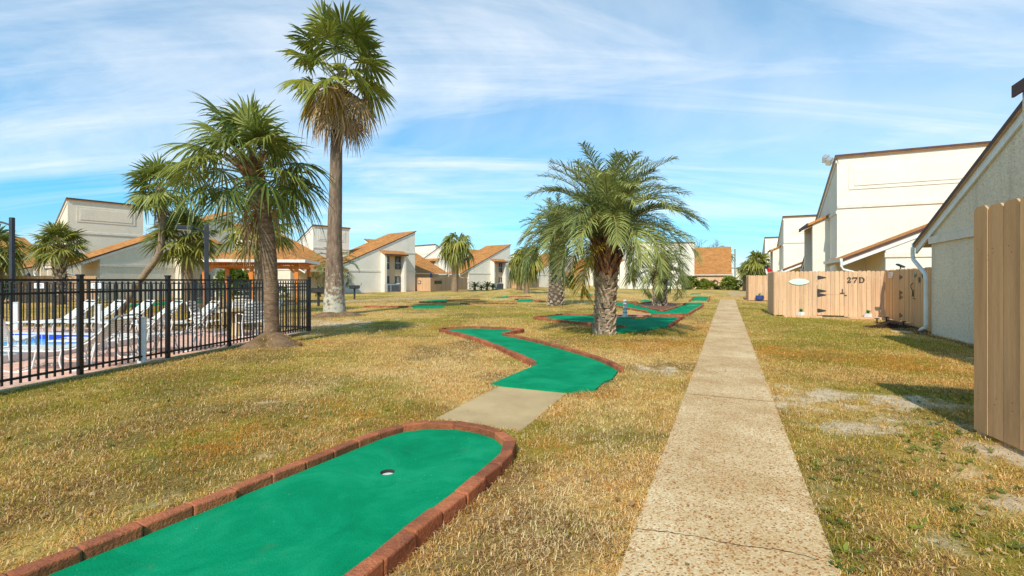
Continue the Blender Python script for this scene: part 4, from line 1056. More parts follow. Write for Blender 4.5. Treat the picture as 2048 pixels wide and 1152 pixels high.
# sabal in front of the pool fence
zt = MOUND[2] - .06
c0 = MOUND[0] + Vector((0, 0, zt))
sabal('large shaggy fan palm growing from a soil mound before the pool fence', [c0 + Vector((0, 0, -.25)), c0 + Vector((-.03, 0, .35)), P(541, 560, 10.95), P(534, 470, 10.9), P(514, 380, 10.9), P(503, 335, 10.9)],
      [.18, .155, .15, .165, .185, .165], .95, .98, 38, 4, barkm='bark_sabal', droop=.42, nseg=34, el=(1.5, -.3), boot=(.80, 1.0, 60, (.10, .45), (.07, .05), (.25, .75)), group=None, dead=3, wmul=.85, asym=(math.pi, .08), sag=.34)
# tall palm with the skirt of dead fronds
def tall_palm():
    r = random.Random(21); b = Vector((-7.6, 20.35, .1)); t = thing('tall_fan_palm', 'tallest fan palm with a brown skirt of dead fronds and a pale lichened foot', 'palm tree', tuple(b))
    pts = [b + Vector((0, 0, -.3)), b + Vector((0, 0, .12)), b + Vector((-.02, 0, .5)), b + Vector((0, 0, 1.2)), P(669, 480, 20.4), P(671, 380, 20.4), P(674, 265, 20.4), P(680, 190, 20.4)]
    mb = MB(); sp, rad = trunk_mesh(mb, pts, [.50, .47, .44, .395, .305, .265, .235, .21], r, n=24, rough=.035, rings=.012, sub=8); mb.build('trunk', M['bark_tall'], t, world=True, smooth=True)
    mb = MB(); boots(mb, sp, rad, r, .93, 1.0, 40, (.15, .4), (.07, .05), (.3, .7)); mb.build('leaf_bases', M['boot_brown'], t, world=True)
    top = P(679, 172, 20.4); lf, pe = MB(), MB()
    N = 29
    for i in range(N):
        u = (i + .5) / N; e = 1.42 - 1.45 * u + r.uniform(-.15, .15)
        fan_leaf(lf, pe, top + Vector((0, 0, .55 - .8 * u)), i * GA + .4, e, (1.95 - .45 * u) * r.uniform(.75, 1.15), 1.22 * r.uniform(.85, 1.12), r, 34, 4.4, .16 + .30 * u, .16, 1.05, .60, .3)
    lf.build('crown', M['fan_leaf'], t, world=True, tint=True)
    lf = MB()
    for az, e, pl in ((-1.75, .05, .75), (-1.35, -.25, .8), (-.4, -.2, 1.0), (3.5, -.35, 1.25)):
        fan_leaf(lf, pe, top + Vector((0, 0, -.1)), az, e, pl, 1.05, r, 26, 3.6, .9, .5, 1.0)
    lf.build('yellowing_fronds', M['yellow_leaf'], t, world=True, tint=True)
    pe.build('frond_stalks', M['petiole'], t, world=True)
    lf, pe = MB(), MB()
    for i in range(21):
        fan_leaf(lf, pe, top + Vector((0, 0, .1 - .6 * i / 21)), i * GA, .05 - .70 * (i / 17) - r.uniform(0, .3), 1.3 * r.uniform(.6, 1.25), .92 * r.uniform(.75, 1.15), r, 26, 3.8, .65, .5, .85, .5)
    lf.build('dead_fronds', M['dead_leaf'], t, world=True, tint=True); pe.build('dead_stalks', M['dead_leaf'], t, world=True)
tall_palm()
def dpts(bx, by_, tx, ty, Y, mid=None):
    p = [P(bx, by_, Y), P((bx*.6 + tx*.4), (by_*.6 + ty*.4), Y) if mid is None else P(mid[0], mid[1], Y), P(tx, ty, Y)]; p[0].z = -.1; return p
sabal('fan palm whose trunk stands right behind the large shaggy palm', dpts(521, 630, 519, 462, 20.5), [.24, .22, .22], .9, 1.0, 24, 8, 'sabal_far', droop=.34, el=(1.4, -.2), boot=(.72, 1.0, 50, (.12, .4), (.06, .05), (.35, .8)), asym=(3.4, .15))
sabal('fan palm with straight trunk left of the gazebo behind the pool', dpts(378, 613, 372, 476, 23), [.24, .22, .22], .98, .92, 34, 9, 'sabal_far', droop=.28, el=(1.5, -.5), boot=(.7, 1.0, 46, (.12, .35), (.06, .05), (.35, .8)), dead=2)
sabal('fan palm on a thin leaning trunk behind the left pool fence', [P(240, 628, 21.5), P(262, 588, 21.5), P(290, 548, 21.6), P(318, 505, 21.8), P(325, 440, 22), P(321, 374, 22)], [.15, .14, .14, .14, .16, .15], .88, .86, 32, 10, 'sabal_leaf', droop=.22, el=(1.5, -.45), dead=2)
sabal('fan palm with pale rough trunk before the panelled left tower', dpts(122, 607, 118, 492, 29), [.29, .30, .33], .92, .88, 34, 12, 'sabal_far', droop=.26, el=(1.5, -.25), barkm='bark_pindo', boot=(.25, 1.0, 120, (.16, .3), (.09, .07), (.3, .6)))
sabal('fan palm cut by the left edge of the photo behind the lamp post', dpts(-6, 610, -6, 498, 30), [.3, .28, .28], 1.1, .95, 28, 13, 'sabal_far', droop=.45)
sabal('slim fan palm standing alone on the far lawn left of centre', dpts(909, 583.2, 913, 492, 61), [.46, .42, .44], 1.55, 1.35, 34, 14, 'sabal_far', droop=.85, nseg=18, sag=.6, dead=2)
sabal('slim fan palm, the left one of the far pair beside the mossy palm', dpts(1039, 580, 1040, 528, 70), [.36, .36, .45], 1.5, 1.2, 28, 15, 'sabal_far', droop=.75, nseg=16, sag=.6)
sabal('slim fan palm, the nearer right one of the far pair beside the mossy palm', dpts(1053, 587, 1055, 516, 53), [.34, .32, .36], 1.3, 1.1, 30, 16, 'sabal_far', droop=.75, nseg=16, sag=.6)
sabal('fuller fan palm at the far end beside the right row of houses', dpts(1515, 590, 1516, 525, 62), [.5, .5, .6], 1.25, 1.0, 34, 17, 'sabal_far', droop=.55, nseg=16, dead=3)
sabal('smaller left fan palm at the far end beside the right row of houses', dpts(1492, 588, 1494, 540, 66), [.45, .45, .5], 1.05, .8, 30, 18, 'sabal_far', droop=.55, nseg=16)
sabal('far fan palm behind the steep orange roof', dpts(1447, 580, 1446, 512, 98), [.6, .6, .6], 1.6, 1.1, 26, 19, 'sabal_leaf', droop=.5, nseg=14)
sabal('little fan palm showing above the gazebo roof', dpts(568, 575, 570, 497, 75), [.4, .4, .4], 1.2, .8, 20, 20, 'sabal_far', droop=.4, nseg=14)

def pindo(label, base, Y, top, radii, L, nf, seed, ll=.55, bootn=150, bl=((.12, .16), (.30, .75)), bend=(1.2, 2.3), el=(1.45, .05), mats=('bark_pindo', 'pindo_leaf'), yellow=0, lw=.014, nl=44, barrel=None, name='feather_palm'):
    r = random.Random(seed); b = P(base[0], base[1], Y); b.z = 0; tp = P(top[0], top[1], Y)
    t = thing(name, label, 'palm tree', tuple(b), 0, 'feather palms of the lawn')
    mb = MB(); pts = [b + Vector((0, 0, -.15)), b.lerp(tp, .3), b.lerp(tp, .65), tp]; sp, rad = trunk_mesh(mb, pts, radii, r, rough=.05, rings=.03); mb.build('trunk', M[mats[0]], t, world=True, smooth=True)
    if bootn:
        mb = MB(); boots(mb, sp, rad, r, .02, .62, bootn, (bl[0][0], bl[0][1]), (.08, .08), (.5, .68), .06); mb.build('leaf_bases', M['boot'], t, world=True)
        mb = MB(); boots(mb, sp, rad, r, .60, 1.0, int(bootn * .55), (bl[1][0], bl[1][1]), (.065, .038), (.42, .75), .04); mb.build('dead_stalks', M['boot_brown'], t, world=True)
    lf, pe = MB(), MB()
    for i in range(nf):
        u = (i + .5) / nf; e = el[0] + (el[1] - el[0]) * u**1.35 + r.uniform(-.1, .1)
        feather(lf, pe, tp + Vector((0, 0, .05 - .35 * u)), i * GA + r.uniform(-.2, .2), e, L * r.uniform(.88, 1.08) * (.92 + .12 * u), r, (bend[0] + (bend[1] - bend[0]) * u) * r.uniform(.85, 1.15), nl, ll, lw)
    lf.build('crown', M[mats[1]], t, world=True, tint=True)
    if yellow:
        lf = MB()
        for i in range(yellow): feather(lf, pe, tp + Vector((0, 0, -.3)), -2.3 + i * .5, .15, L * .75, r, 2.0, nl, ll * .9, lw * 1.2)
        lf.build('yellowing_fronds', M['yellow_leaf'], t, world=True, tint=True)
    pe.build('frond_stalks', M['petiole'], t, world=True)
    return t
pindo('large arching feather palm with thick scaly trunk on the lawn', (1208, 668), 13.2, (1217, 478), [.27, .235, .245, .25], 2.9, 74, 31, ll=.68, bootn=165, yellow=1, lw=.0125, nl=66, el=(1.45, .62), bend=(.85, 2.55))
pindo('mossy trunked feather palm left of and behind the large one', (1111, 608), 28.0, (1116, 480), [.50, .42, .42, .40], 2.9, 46, 32, ll=.70, bootn=130, lw=.020, nl=40, bend=(.9, 2.5), el=(1.5, .62))
pindo('small feather palm with recurved grey fronds in the mulch bed', (1320, 611.5), 27.6, (1320, 541), [.40, .36, .36, .36], 2.25, 30, 33, ll=.5, bootn=110, lw=.02, nl=34, bend=(1.7, 2.9))
pindo('grey green feather palm seen behind the tall palm trunk', (672, 585), 50, (670, 532), [.4, .36, .36, .36], 3.1, 26, 34, ll=.6, bootn=0, lw=.032, nl=26, bend=(1.6, 2.8))

# ---------------------------------------------------------------- low planting
def shrub(label, c, rx, ry, rz, n, seed, leaf='shrub_leaf', ls=.12, name='shrub', group=None, stems=5):
    r = random.Random(seed); t = thing(name, label, 'shrub', tuple(c), 0, group); mb = MB(); lf = MB()
    for i in range(stems):
        a = r.uniform(0, 6.28); mb.tube([c, c + Vector((math.cos(a)*rx*.3, math.sin(a)*ry*.3, rz*.7)), c + Vector((math.cos(a)*rx*.6, math.sin(a)*ry*.6, rz*1.4))], [.03, .02, .01], 5)
    mb.build('stem', M['twig'], t, world=True)
    cl = [(Vector((r.gauss(0, .45)*rx, r.gauss(0, .45)*ry, rz*(.25 + 1.4*r.random()))), r.uniform(.25, .5), r.uniform(.1, .9)) for _ in range(16)]
    for i in range(n):
        cc, cr, tt = r.choice(cl); v = dirv(r.uniform(0, 6.28), r.uniform(-1.2, 1.5)) * cr * r.random()**.4
        p = c + cc + Vector((v.x*rx, v.y*ry, v.z*rz)); p.z = max(.03, p.z); lf.tint = min(1, max(0, tt + r.uniform(-.25, .25)))
        d = (v.normalized() + Vector((r.gauss(0, .5), r.gauss(0, .5), .5 + r.gauss(0, .3)))).normalized(); s = d.orthogonal().normalized(); q = r.uniform(0, 3.14); s = s*math.cos(q) + d.cross(s)*math.sin(q)
        L = ls * r.uniform(.6, 1.5); lf.face([p, p + d*L*.5 + s*L*.22, p + d*L - Z*L*.2, p + d*L*.5 - s*L*.22])
    lf.build('foliage', M[leaf], t, world=True, tint=True); return t
def at(px, py, Y): p = P(px, py, Y); p.z = 0; return p
shrub('bushy green shrub at the left of the wreath wall', at(1377, 582, 74), 1.5, 1.2, 1.0, 2600, 1, ls=.34, group='shrubs along the wreath wall')
shrub('palm like green shrub left beside the wreath', at(1408, 582, 74), 1.1, 1.0, .85, 1800, 2, ls=.36, group='shrubs along the wreath wall')
shrub('tall light green shrub right of the wreath', at(1455, 583, 71), 1.2, 1.1, .95, 2200, 3, ls=.36, group='shrubs along the wreath wall')
shrub('low dark shrub under the wreath', at(1437, 583, 74), .7, .6, .25, 600, 4, 'sago_leaf', ls=.25, group='shrubs along the wreath wall')
shrub('dark shrub at the patio corner between the two feather palms', at(1142, 580, 88), 1.0, 1.0, 1.3, 1200, 5, 'sago_leaf', ls=.4)
shrub('round green shrub behind the gazebo posts', at(484, 595, 38), 1.7, 1.3, 1.2, 2400, 6, ls=.34)
shrub('dark green shrub at the far left behind the pool fence', at(4, 590, 30), .6, .6, .75, 700, 7, 'sago_leaf', ls=.2)
shrub('small weedy shrub left of the house at the sago plants', at(1146, 577, 90), .8, .6, .5, 300, 8, ls=.3)
def sago(label, c, L, seed, nf=16):
    r = random.Random(seed); t = thing('sago_plant', label, 'sago plant', tuple(c), 0, 'sago plants by the houses'); lf, pe = MB(), MB()
    mb = MB(); mb.tube([c + Vector((0, 0, -.05)), c + Vector((0, 0, L*.35))], [L*.12, L*.1], 8); mb.build('trunk', M['boot_brown'], t, world=True)
    for i in range(nf): feather(lf, pe, c + Vector((0, 0, L*.35)), i*GA, 1.3 - 1.2*i/nf, L, r, 1.0, 14, L*.22, L*.035, pw=L*.02)
    lf.build('fronds', M['sago_leaf'], t, world=True, tint=True); pe.build('frond_stalks', M['sago_leaf'], t, world=True, tint=True)
for lb, px, py, Y, L in (('tallest sago plant, leftmost under the orange roofed house wall', 950, 582, 70, 1.25), ('small sago plant between two taller ones at the house wall', 963, 582, 69, .8), ('sago plant with raised fronds near the house bay', 975, 582, 70, 1.3), ('sago plant beside the grey outdoor unit of the bay', 986, 582, 70, 1.0), ('dark spiky sago plant between the gazebo and the tall palm', 640, 590, 42, .95)):
    sago(lb, at(px, py, Y), L, int(px))
def bare_tree(label, base, h, seed, spread=.5):
    r = random.Random(seed); t = thing('bare_tree', label, 'tree', tuple(base), 0, 'leafless trees beyond the roofs'); tr, cr = MB(), MB()
    def grow(p, d, L, rad, lev):
        q = p + d * L; (tr if lev == 0 else cr).tube([p, p.lerp(q, .5) + Vector((r.gauss(0, .03), r.gauss(0, .03), 0))*L, q], [rad, rad*.85, rad*.68], 5 if lev < 3 else 3, False)
        if lev >= 6: return
        for _ in range(r.choice((2, 3)) if lev else 4):
            nd = (d + Vector((r.gauss(0, spread), r.gauss(0, spread), r.gauss(.1, spread*.6)))).normalized(); grow(q, nd, L*r.uniform(.6, .85), rad*.62, lev + 1)
    grow(Vector(base), Vector((0, 0, 1)), h*.3, h*.02, 0); tr.build('trunk', M['twig'], t, world=True); cr.build('crown', M['twig'], t, world=True)
bare_tree('leafless tree above the steep orange roof', at(1405, 570, 105), 11.8, 3)
bare_tree('leafless tree above the left panelled tower roof', at(283, 570, 70), 10.4, 5)
bare_tree('leafless tree peeping over the right row of houses', at(1545, 570, 110), 9.5, 7)

# ---------------------------------------------------------------- pool enclosure
def picket_fence(label, p0, p1, h, panel, seed=0, zoff=0.0, side=1):
    d = (p1 - p0); L = d.length; d = d / L; t = thing('pool_fence', label, 'fence', tuple(p0), 0, 'black metal pool fence runs'); nv = Vector((-d.y, d.x, 0))
    n = int(round(L / panel)); R = Matrix.Rotation(yaw(d), 3, 'Z')
    for i in range(n + 1):
        p = p0 + d * min(L, i * panel); mb = MB(); mb.box((p.x, p.y, h/2 + .02), (.065, .065, h + .08), R); mb.box((p.x, p.y, h + .075), (.08, .08, .03), R); mb.build('post', M['black_metal'], t, world=True, bevel=.004)
    for i in range(n):
        a = p0 + d * (i * panel + .034); b = p0 + d * (min(L, (i + 1) * panel) - .034); mb = MB()
        for z in (h, h - .19, .14): mb.bar((a.x, a.y, z), (b.x, b.y, z), .036, .034)
        k = 14
        for j in range(1, k):
            q = a.lerp(b, j / k); mb.box((q.x, q.y, .06 + (h - .08) / 2), (.022, .022, h - .09), R)
        mb.build('picket_panel', M['black_metal'], t, world=True)
picket_fence('black metal picket fence along the pool nearest the lawn', CORNER, CORNER - U * 1.6 * 9, 1.5, 1.6)
picket_fence('black metal picket fence along the far side of the pool deck', CORNER + Vv * .05, CORNER + Vv * (.05 + 1.83 * 10), 1.40, 1.83)

def lounger(label, loc, rz, group='strap loungers on the pool deck', back=.70):
    """local +x points from foot to head"""
    t = thing('pool_lounger', label, 'sun lounger', tuple(loc), rz, group); hw = .30
    B0 = Vector((1.22, 0, .36)); B1 = B0 + Vector((math.cos(back)*.74, 0, math.sin(back)*.74))
    f = MB()
    for s in (-1, 1): f.tube(smooth_path([(-.02, s*hw*.9, .35), (.05, s*hw, .36), (1.22, s*hw, .36), tuple(B1 + Vector((-.03*0, s*hw, 0))), tuple(B1 + Vector((.03, s*hw*.7, .045)))], 4), .016, 6)
    f.tube([(-.02, -hw*.9, .35), (-.04, 0, .35), (-.02, hw*.9, .35)], .016, 6); f.tube([tuple(B1 + Vector((.03, -hw*.7, .045))), tuple(B1 + Vector((.03, hw*.7, .045)))], .016, 6)
    f.build('frame', M['vinyl'], t, smooth=True)
    for x in (.22, 1.05):
        l = MB()
        for s in (-1, 1): l.tube(smooth_path([(x, s*hw, .35), (x - .04, s*hw, .18), (x + .03, s*hw*1.02, .02), (x + .36, s*hw*1.02, .02), (x + .42, s*hw, .16), (x + .46, s*hw, .35)], 3), .015, 6)
        l.tube([(x + .2, -hw, .022), (x + .2, hw, .022)], .012, 6); l.build('leg', M['vinyl'], t, smooth=True)
    s = MB()
    for i in range(15):
        x = .05 + i * .068; s.span(x, x + .05, -hw, hw, .352, .362)
    s.build('seat_straps', M['strap'], t); s = MB(); dd = (B1 - B0).normalized(); R = Matrix.Rotation(-back, 3, 'Y')
    for i in range(11):
        p = B0 + dd * (.05 + i * .064); s.box(p, (.048, hw*2, .01), R)
    s.build('back_straps', M['strap'], t)
    s = MB(); s.tube([tuple(B0 + dd*.45 + Vector((.0, -hw, 0))), (1.5, -hw, .3), (1.5, hw, .3), tuple(B0 + dd*.45 + Vector((0, hw, 0)))], .012, 6); s.build('back_prop', M['vinyl'], t)
    return t
base_rz = math.radians(32)
spots_l = [(152, 13.9, 64, 'leftmost lounger of the back row along the far pool fence'), (211, 13.9, 62, 'second lounger from the left in the row along the far pool fence'), (270, 13.9, 60, 'third lounger from the left in the row along the far pool fence'), (329, 13.85, 58, 'fourth lounger in the back row just left of the straight trunked palm'), (402, 13.4, 52, 'last lounger of the back row beside the patio table'),
           (205, 8.15, 10, 'near lounger seen from behind at the left fence with long foot'), (300, 9.5, 18, 'lounger half hidden by the white vinyl post at the near fence'), (392, 10.2, 22, 'near lounger by the third post of the near fence'), (-28, 8.4, -60, 'lounger back cut by the left edge of the photo')]
first = None
for i, (px, Y, rz, lb) in enumerate(spots_l):
    a = math.radians(rz); head = P(px, 560, Y); head.z = .008; loc = head - Vector((math.cos(a), math.sin(a), 0)) * 1.45
    if first is None: first = lounger(lb, loc, a)
    else: dup(first, loc, a, lb)
def patio_chair(label, loc, rz):
    t = thing('patio_chair', label, 'chair', tuple(loc), rz, 'white strap chairs round the patio table'); hw = .26
    f = MB()
    for s in (-1, 1):
        f.tube(smooth_path([(.30, s*hw, .02), (.27, s*hw, .42), (.25, s*hw, .62), (-.12, s*hw, .64), (-.26, s*hw, .62)], 4), .015, 6); f.tube(smooth_path([(-.22, s*hw, .02), (-.16, s*hw, .42), (-.36, s*hw*.92, .92)], 4), .015, 6); f.tube([(.27, s*hw, .42), (-.17, s*hw, .40)], .015, 6)
    f.tube([(-.36, -hw*.92, .92), (-.37, 0, .94), (-.36, hw*.92, .92)], .015, 6); f.tube([(.30, -hw, .03), (.30, hw, .03)], .012, 6); f.build('frame', M['vinyl'], t, smooth=True)
    s = MB()
    for i in range(6): s.span(-.13 + i*.066, -.085 + i*.066, -hw, hw, .408, .418)
    s.build('seat', M['strap'], t); s = MB(); R = Matrix.Rotation(-1.19 + math.pi, 3, 'Y')
    for i in range(6): s.box((-.19 - i*.03, 0, .5 + i*.075), (.052, hw*1.9, .01), R)
    s.build('backrest', M['strap'], t); return t
TC = at(474, 665, 12.55)
ch = [(Vector((-.25, .62, 0)), -1.2, 'white strap chair behind the patio table toward the far fence'), (Vector((.55, .45, 0)), -2.5, 'white strap chair right of the patio table beside the palm trunk'), (Vector((-.72, -.15, 0)), .2, 'white strap chair at the left of the patio table'), (Vector((.62, -.45, 0)), 2.4, 'white strap chair nearest the big palm trunk')]
fc = None
for o, rz, lb in ch:
    p = TC + o; p.z = .008
    if fc is None: fc = patio_chair(lb, p, rz)
    else: dup(fc, p, rz, lb)
t = thing('patio_table', 'round pedestal patio table among white strap chairs', 'table', (TC.x, TC.y, .008)); mb = MB(); mb.disc((0, 0), .46, .68, .72, 32); mb.build('tabletop', M['concrete'], t, bevel=.008)
mb = MB(); mb.tube([(0, 0, 0), (0, 0, .08), (0, 0, .35), (0, 0, .68)], [.24, .13, .11, .18], 20); mb.build('pedestal', M['concrete'], t, smooth=True)
for px, Y, h, lb in ((284, 8.5, .82, 'nearest square white vinyl post inside the pool fence'), (32, 14.2, .82, 'white vinyl post at the far left of the pool deck'), (196, 13.0, .82, 'white vinyl post among the back row loungers')):
    c = at(px, 700, Y); t = thing('vinyl_post', lb, 'post', tuple(c), .5, 'square white vinyl posts on the pool deck'); mb = MB(); mb.box((0, 0, h/2), (.12, .12, h)); mb.build('shaft', M['vinyl'], t, bevel=.008)
    mb = MB(); mb.prism([(-.07, -.07, h), (.07, -.07, h), (.07, .07, h), (-.07, .07, h)], (0, 0, .02)); mb.build('cap', M['vinyl'], t, bevel=.006)
for px, py, lb in ((81, 565, 'small white notice on the far pool fence at the left'), (195, 567, 'small white notice on the far pool fence behind the loungers')):
    p = CORNER + Vv * along(CORNER, Vv, px) - U * .04; mb = MB(); mb.box((p.x, p.y, 1.32), (.36, .012, .16), Matrix.Rotation(yaw(Vv), 3, 'Z')); t = thing('notice_sign', lb, 'sign', (p.x, p.y, 1.32), 0, 'notices on the pool fence'); mb.build('board', M['vinyl'], t, world=True)
    mb = MB()
    for k in range(3): q = p - U * .008; mb.box((q.x, q.y, 1.36 - k*.04), (.22, .006, .014), Matrix.Rotation(yaw(Vv), 3, 'Z'))
    mb.build('lettering', M['navy'], t, world=True)

# ---------------------------------------------------------------- gazebo
def gazebo():
    c = at(521, 609, 30.5); rz = math.radians(12); t = thing('gazebo', 'orange cedar gazebo with hipped shingle roof behind the pool', 'gazebo', tuple(c), rz); hx, hy = 2.55, 1.75; zt = 2.62
    for x, y in ((-hx, -hy), (hx, -hy), (-hx, hy), (hx, hy), (0, -hy)):
        mb = MB(); mb.span(x - .1, x + .1, y - .1, y + .1, 0, zt - .36); mb.build('post', M['cedar'], t)
    for y in (-hy, hy):
        mb = MB(); mb.span(-hx - .12, hx + .12, y - .07, y + .07, zt - .36, zt - .24); mb.span(-hx - .12, hx + .12, y - .07, y + .07, zt - .1, zt); mb.build('beam', M['cedar'], t)
        mb = MB(); n = 44
        for i in range(n): x = -hx + .02 + (2*hx - .04)*i/(n-1); mb.span(x - .025, x + .025, y - .03, y + .03, zt - .24, zt - .1)
        mb.build('spindle_rail', M['cedar'], t)
    for x in (-hx, hx):
        mb = MB(); mb.span(x - .07, x + .07, -hy + .07, hy - .07, zt - .36, zt - .003); mb.build('beam', M['cedar'], t)
    for x, sx in ((-hx, 1), (hx, -1), (0, 1), (0, -1)):
        mb = MB(); pts = []
        for i in range(9):
            a = math.pi/2 * i/8; pts.append((x + sx*(.1 + .55*(1 - math.cos(a))), -hy, zt - .36 - .6 + .6*math.sin(a)))
        for a, b in zip(pts[:-1], pts[1:]): mb.bar(a, b, .07, .09)
        mb.build('brace', M['cedar'], t)
    ex, ey, zr_ = hx + .6, hy + .6, zt + .95
    mb = MB(); A = [(-ex, -ey, zt + .1), (ex, -ey, zt + .1), (ex, ey, zt + .1), (-ex, ey, zt + .1)]; r0, r1 = (-.75, 0, zr_), (.75, 0, zr_)
    mb.face([A[0], A[1], r1, r0]); mb.face([A[1], A[2], r1]); mb.face([A[2], A[3], r0, r1]); mb.face([A[3], A[0], r0]); mb.face([(-ex, -ey, zt + .06), (ex, -ey, zt + .06), (ex, ey, zt + .06), (-ex, ey, zt + .06)], 1)
    mb.build('roof', [M['shingle'], M['cedar']], t)
    mb = MB(); mb.span(-ex - .02, ex + .02, -ey - .04, -ey, zt - .06, zt + .12); mb.span(-ex - .02, ex + .02, ey, ey + .04, zt - .06, zt + .12); mb.span(-ex - .04, -ex, -ey, ey, zt - .06, zt + .118); mb.span(ex, ex + .04, -ey, ey, zt - .06, zt + .118); mb.build('fascia_board', M['trim_white'], t)
    # picnic table beneath
    t2 = thing('picnic_table', 'pale picnic table under the cedar gazebo', 'table', tuple(c + Vector((-.4, 0, .05))), rz); mb = MB(); mb.span(-.9, .9, -.38, .38, .70, .75); mb.build('tabletop', M['vinyl'], t2)
    for s in (-1, 1):
        mb = MB(); mb.span(-.9, .9, s*.62, s*.88, .42, .46); mb.build('bench', M['vinyl'], t2)
        mb = MB(); mb.bar((s*.6, -.7, 0), (s*.6, .25, .7), .06, .06); mb.bar((s*.6, .7, 0), (s*.6, -.25, .7), .06, .06); mb.bar((s*.6, -.8, .38), (s*.6, .8, .38), .055, .06); mb.build('leg_frame', M['vinyl'], t2)
    mb = MB(); q = [c + Vector((x, y, .0)) for x, y in ((-3.2, -2.3), (3.2, -1.6), (2.8, 2.6), (-3.4, 2)) ]; mb.prism([v + Vector((0, 0, -.05)) for v in q], (0, 0, .07)); mb.build('gazebo_slab', M['concrete'], kind='structure')
gazebo()

# ---------------------------------------------------------------- lamps, grills, small things
def lamp_post(label, c, h, arm, rz, mat='lamp_grey', w=.16):
    t = thing('lamp_post', label, 'lamp post', tuple(c), rz); mb = MB(); mb.box((0, 0, h/2), (w, w, h)); mb.build('pole', M[mat], t, bevel=.01)
    mb = MB(); mb.tube(smooth_path([(-w/2, 0, h - .38), (-arm*.5, 0, h - .24), (-arm, 0, h - .2)], 4), .045, 8); mb.build('arm', M[mat], t)
    mb = MB(); mb.span(-arm - .55, -arm + .05, -.2, .2, h - .28, h - .12); hd = mb.build('lamp_head', M[mat], t, bevel=.03); mb = MB(); mb.span(-arm - .48, -arm - .02, -.15, .15, h - .30, h - .281); mb.build('lens', M['vinyl'], hd)
c = at(24, 630, 23.5); lamp_post('dark square lamp post with side arm at the left edge', c, 1.5 + 125*23.5/950, 1.0, 0)
c = at(413, 630, 19.5); lamp_post('dark square lamp post standing in the fan palms behind the pool', c, 1.5 + 112*19.5/950, .5, .6)
c = at(1470, 570, 112); lamp_post('slender far grey lamp post at the end of the walk', c, 1.5 + 62*112/950, .9, .0, 'metal_grey', .3)
def grill(label, c, rz=.3, sc=1.0):
    t = thing('park_grill', label, 'barbecue grill', tuple(c), rz, 'pedestal grills on the lawn'); mb = MB(); mb.tube([(0, 0, -.1), (0, 0, .82*sc)], .07, 10); mb.build('pedestal', M['iron'], t)
    mb = MB(); w, d = .40*sc, .26*sc; z0, z1 = .82*sc, 1.08*sc
    mb.prism([(-w*.8, -d*.8, z0), (w*.8, -d*.8, z0), (w*.8, d*.8, z0), (-w*.8, d*.8, z0)], (0, 0, .03))
    for (x0, x1, y0, y1) in ((-w, w, -d, -d + .03), (-w, w, d - .03, d), (-w, -w + .03, -d + .031, d - .031), (w - .03, w, -d + .031, d - .031)): mb.span(x0, x1, y0, y1, z0 + .031, z1)
    mb.build('firebox', M['iron'], t); mb = MB()
    for i in range(12): x = -w + .06 + (2*w - .12)*i/11; mb.span(x - .008, x + .008, -d + .02, d - .02, z1 + .002, z1 + .018)
    for s in (-1, 1): mb.tube([(s*(w + .02), -d*.4, z1 - .05), (s*(w + .1), -d*.4, z1 + .05), (s*(w + .1), -d*.4, z1 + .22)], .018, 6)
    mb.build('grate', M['iron'], t)
grill('black pedestal grill standing on the lawn right of the tall palm', at(709, 597, 36.8)); grill('black pedestal grill just past the pool fence corner', at(637, 605, 27), .2, .95)
def ac_unit(label, c, rz, w=1.0):
    t = thing('outdoor_unit', label, 'air conditioner', tuple(c), rz, 'air conditioner units at the houses'); mb = MB(); mb.span(-w/2, w/2, -w/2, w/2, .08, 1.0); mb.build('casing', M['metal_grey'], t, bevel=.04)
    mb = MB()
    for i in range(11): z = .16 + i*.07; mb.span(-w/2 + .05, w/2 - .05, -w/2 - .025, -w/2 - .002, z, z + .03)
    mb.build('louvres', M['frame_dark'], t); mb = MB(); mb.disc((0, 0), w*.4, 1.003, 1.05, 20); mb.build('fan_grille', M['frame_dark'], t)
    mb = MB(); mb.span(-w*.6, w*.6, -w*.6, w*.6, -.05, .078); mb.build('plinth', M['concrete'], t)
ac_unit('grey outdoor unit before the bay of the big orange roofed house', at(786, 583, 57.5), .7, 1.1); ac_unit('small outdoor unit beside the larger one at the house bay', at(777, 583, 57), .7, .7); ac_unit('dark outdoor unit at the bay behind the sago plants', at(995, 582, 72), .7, 1.3)

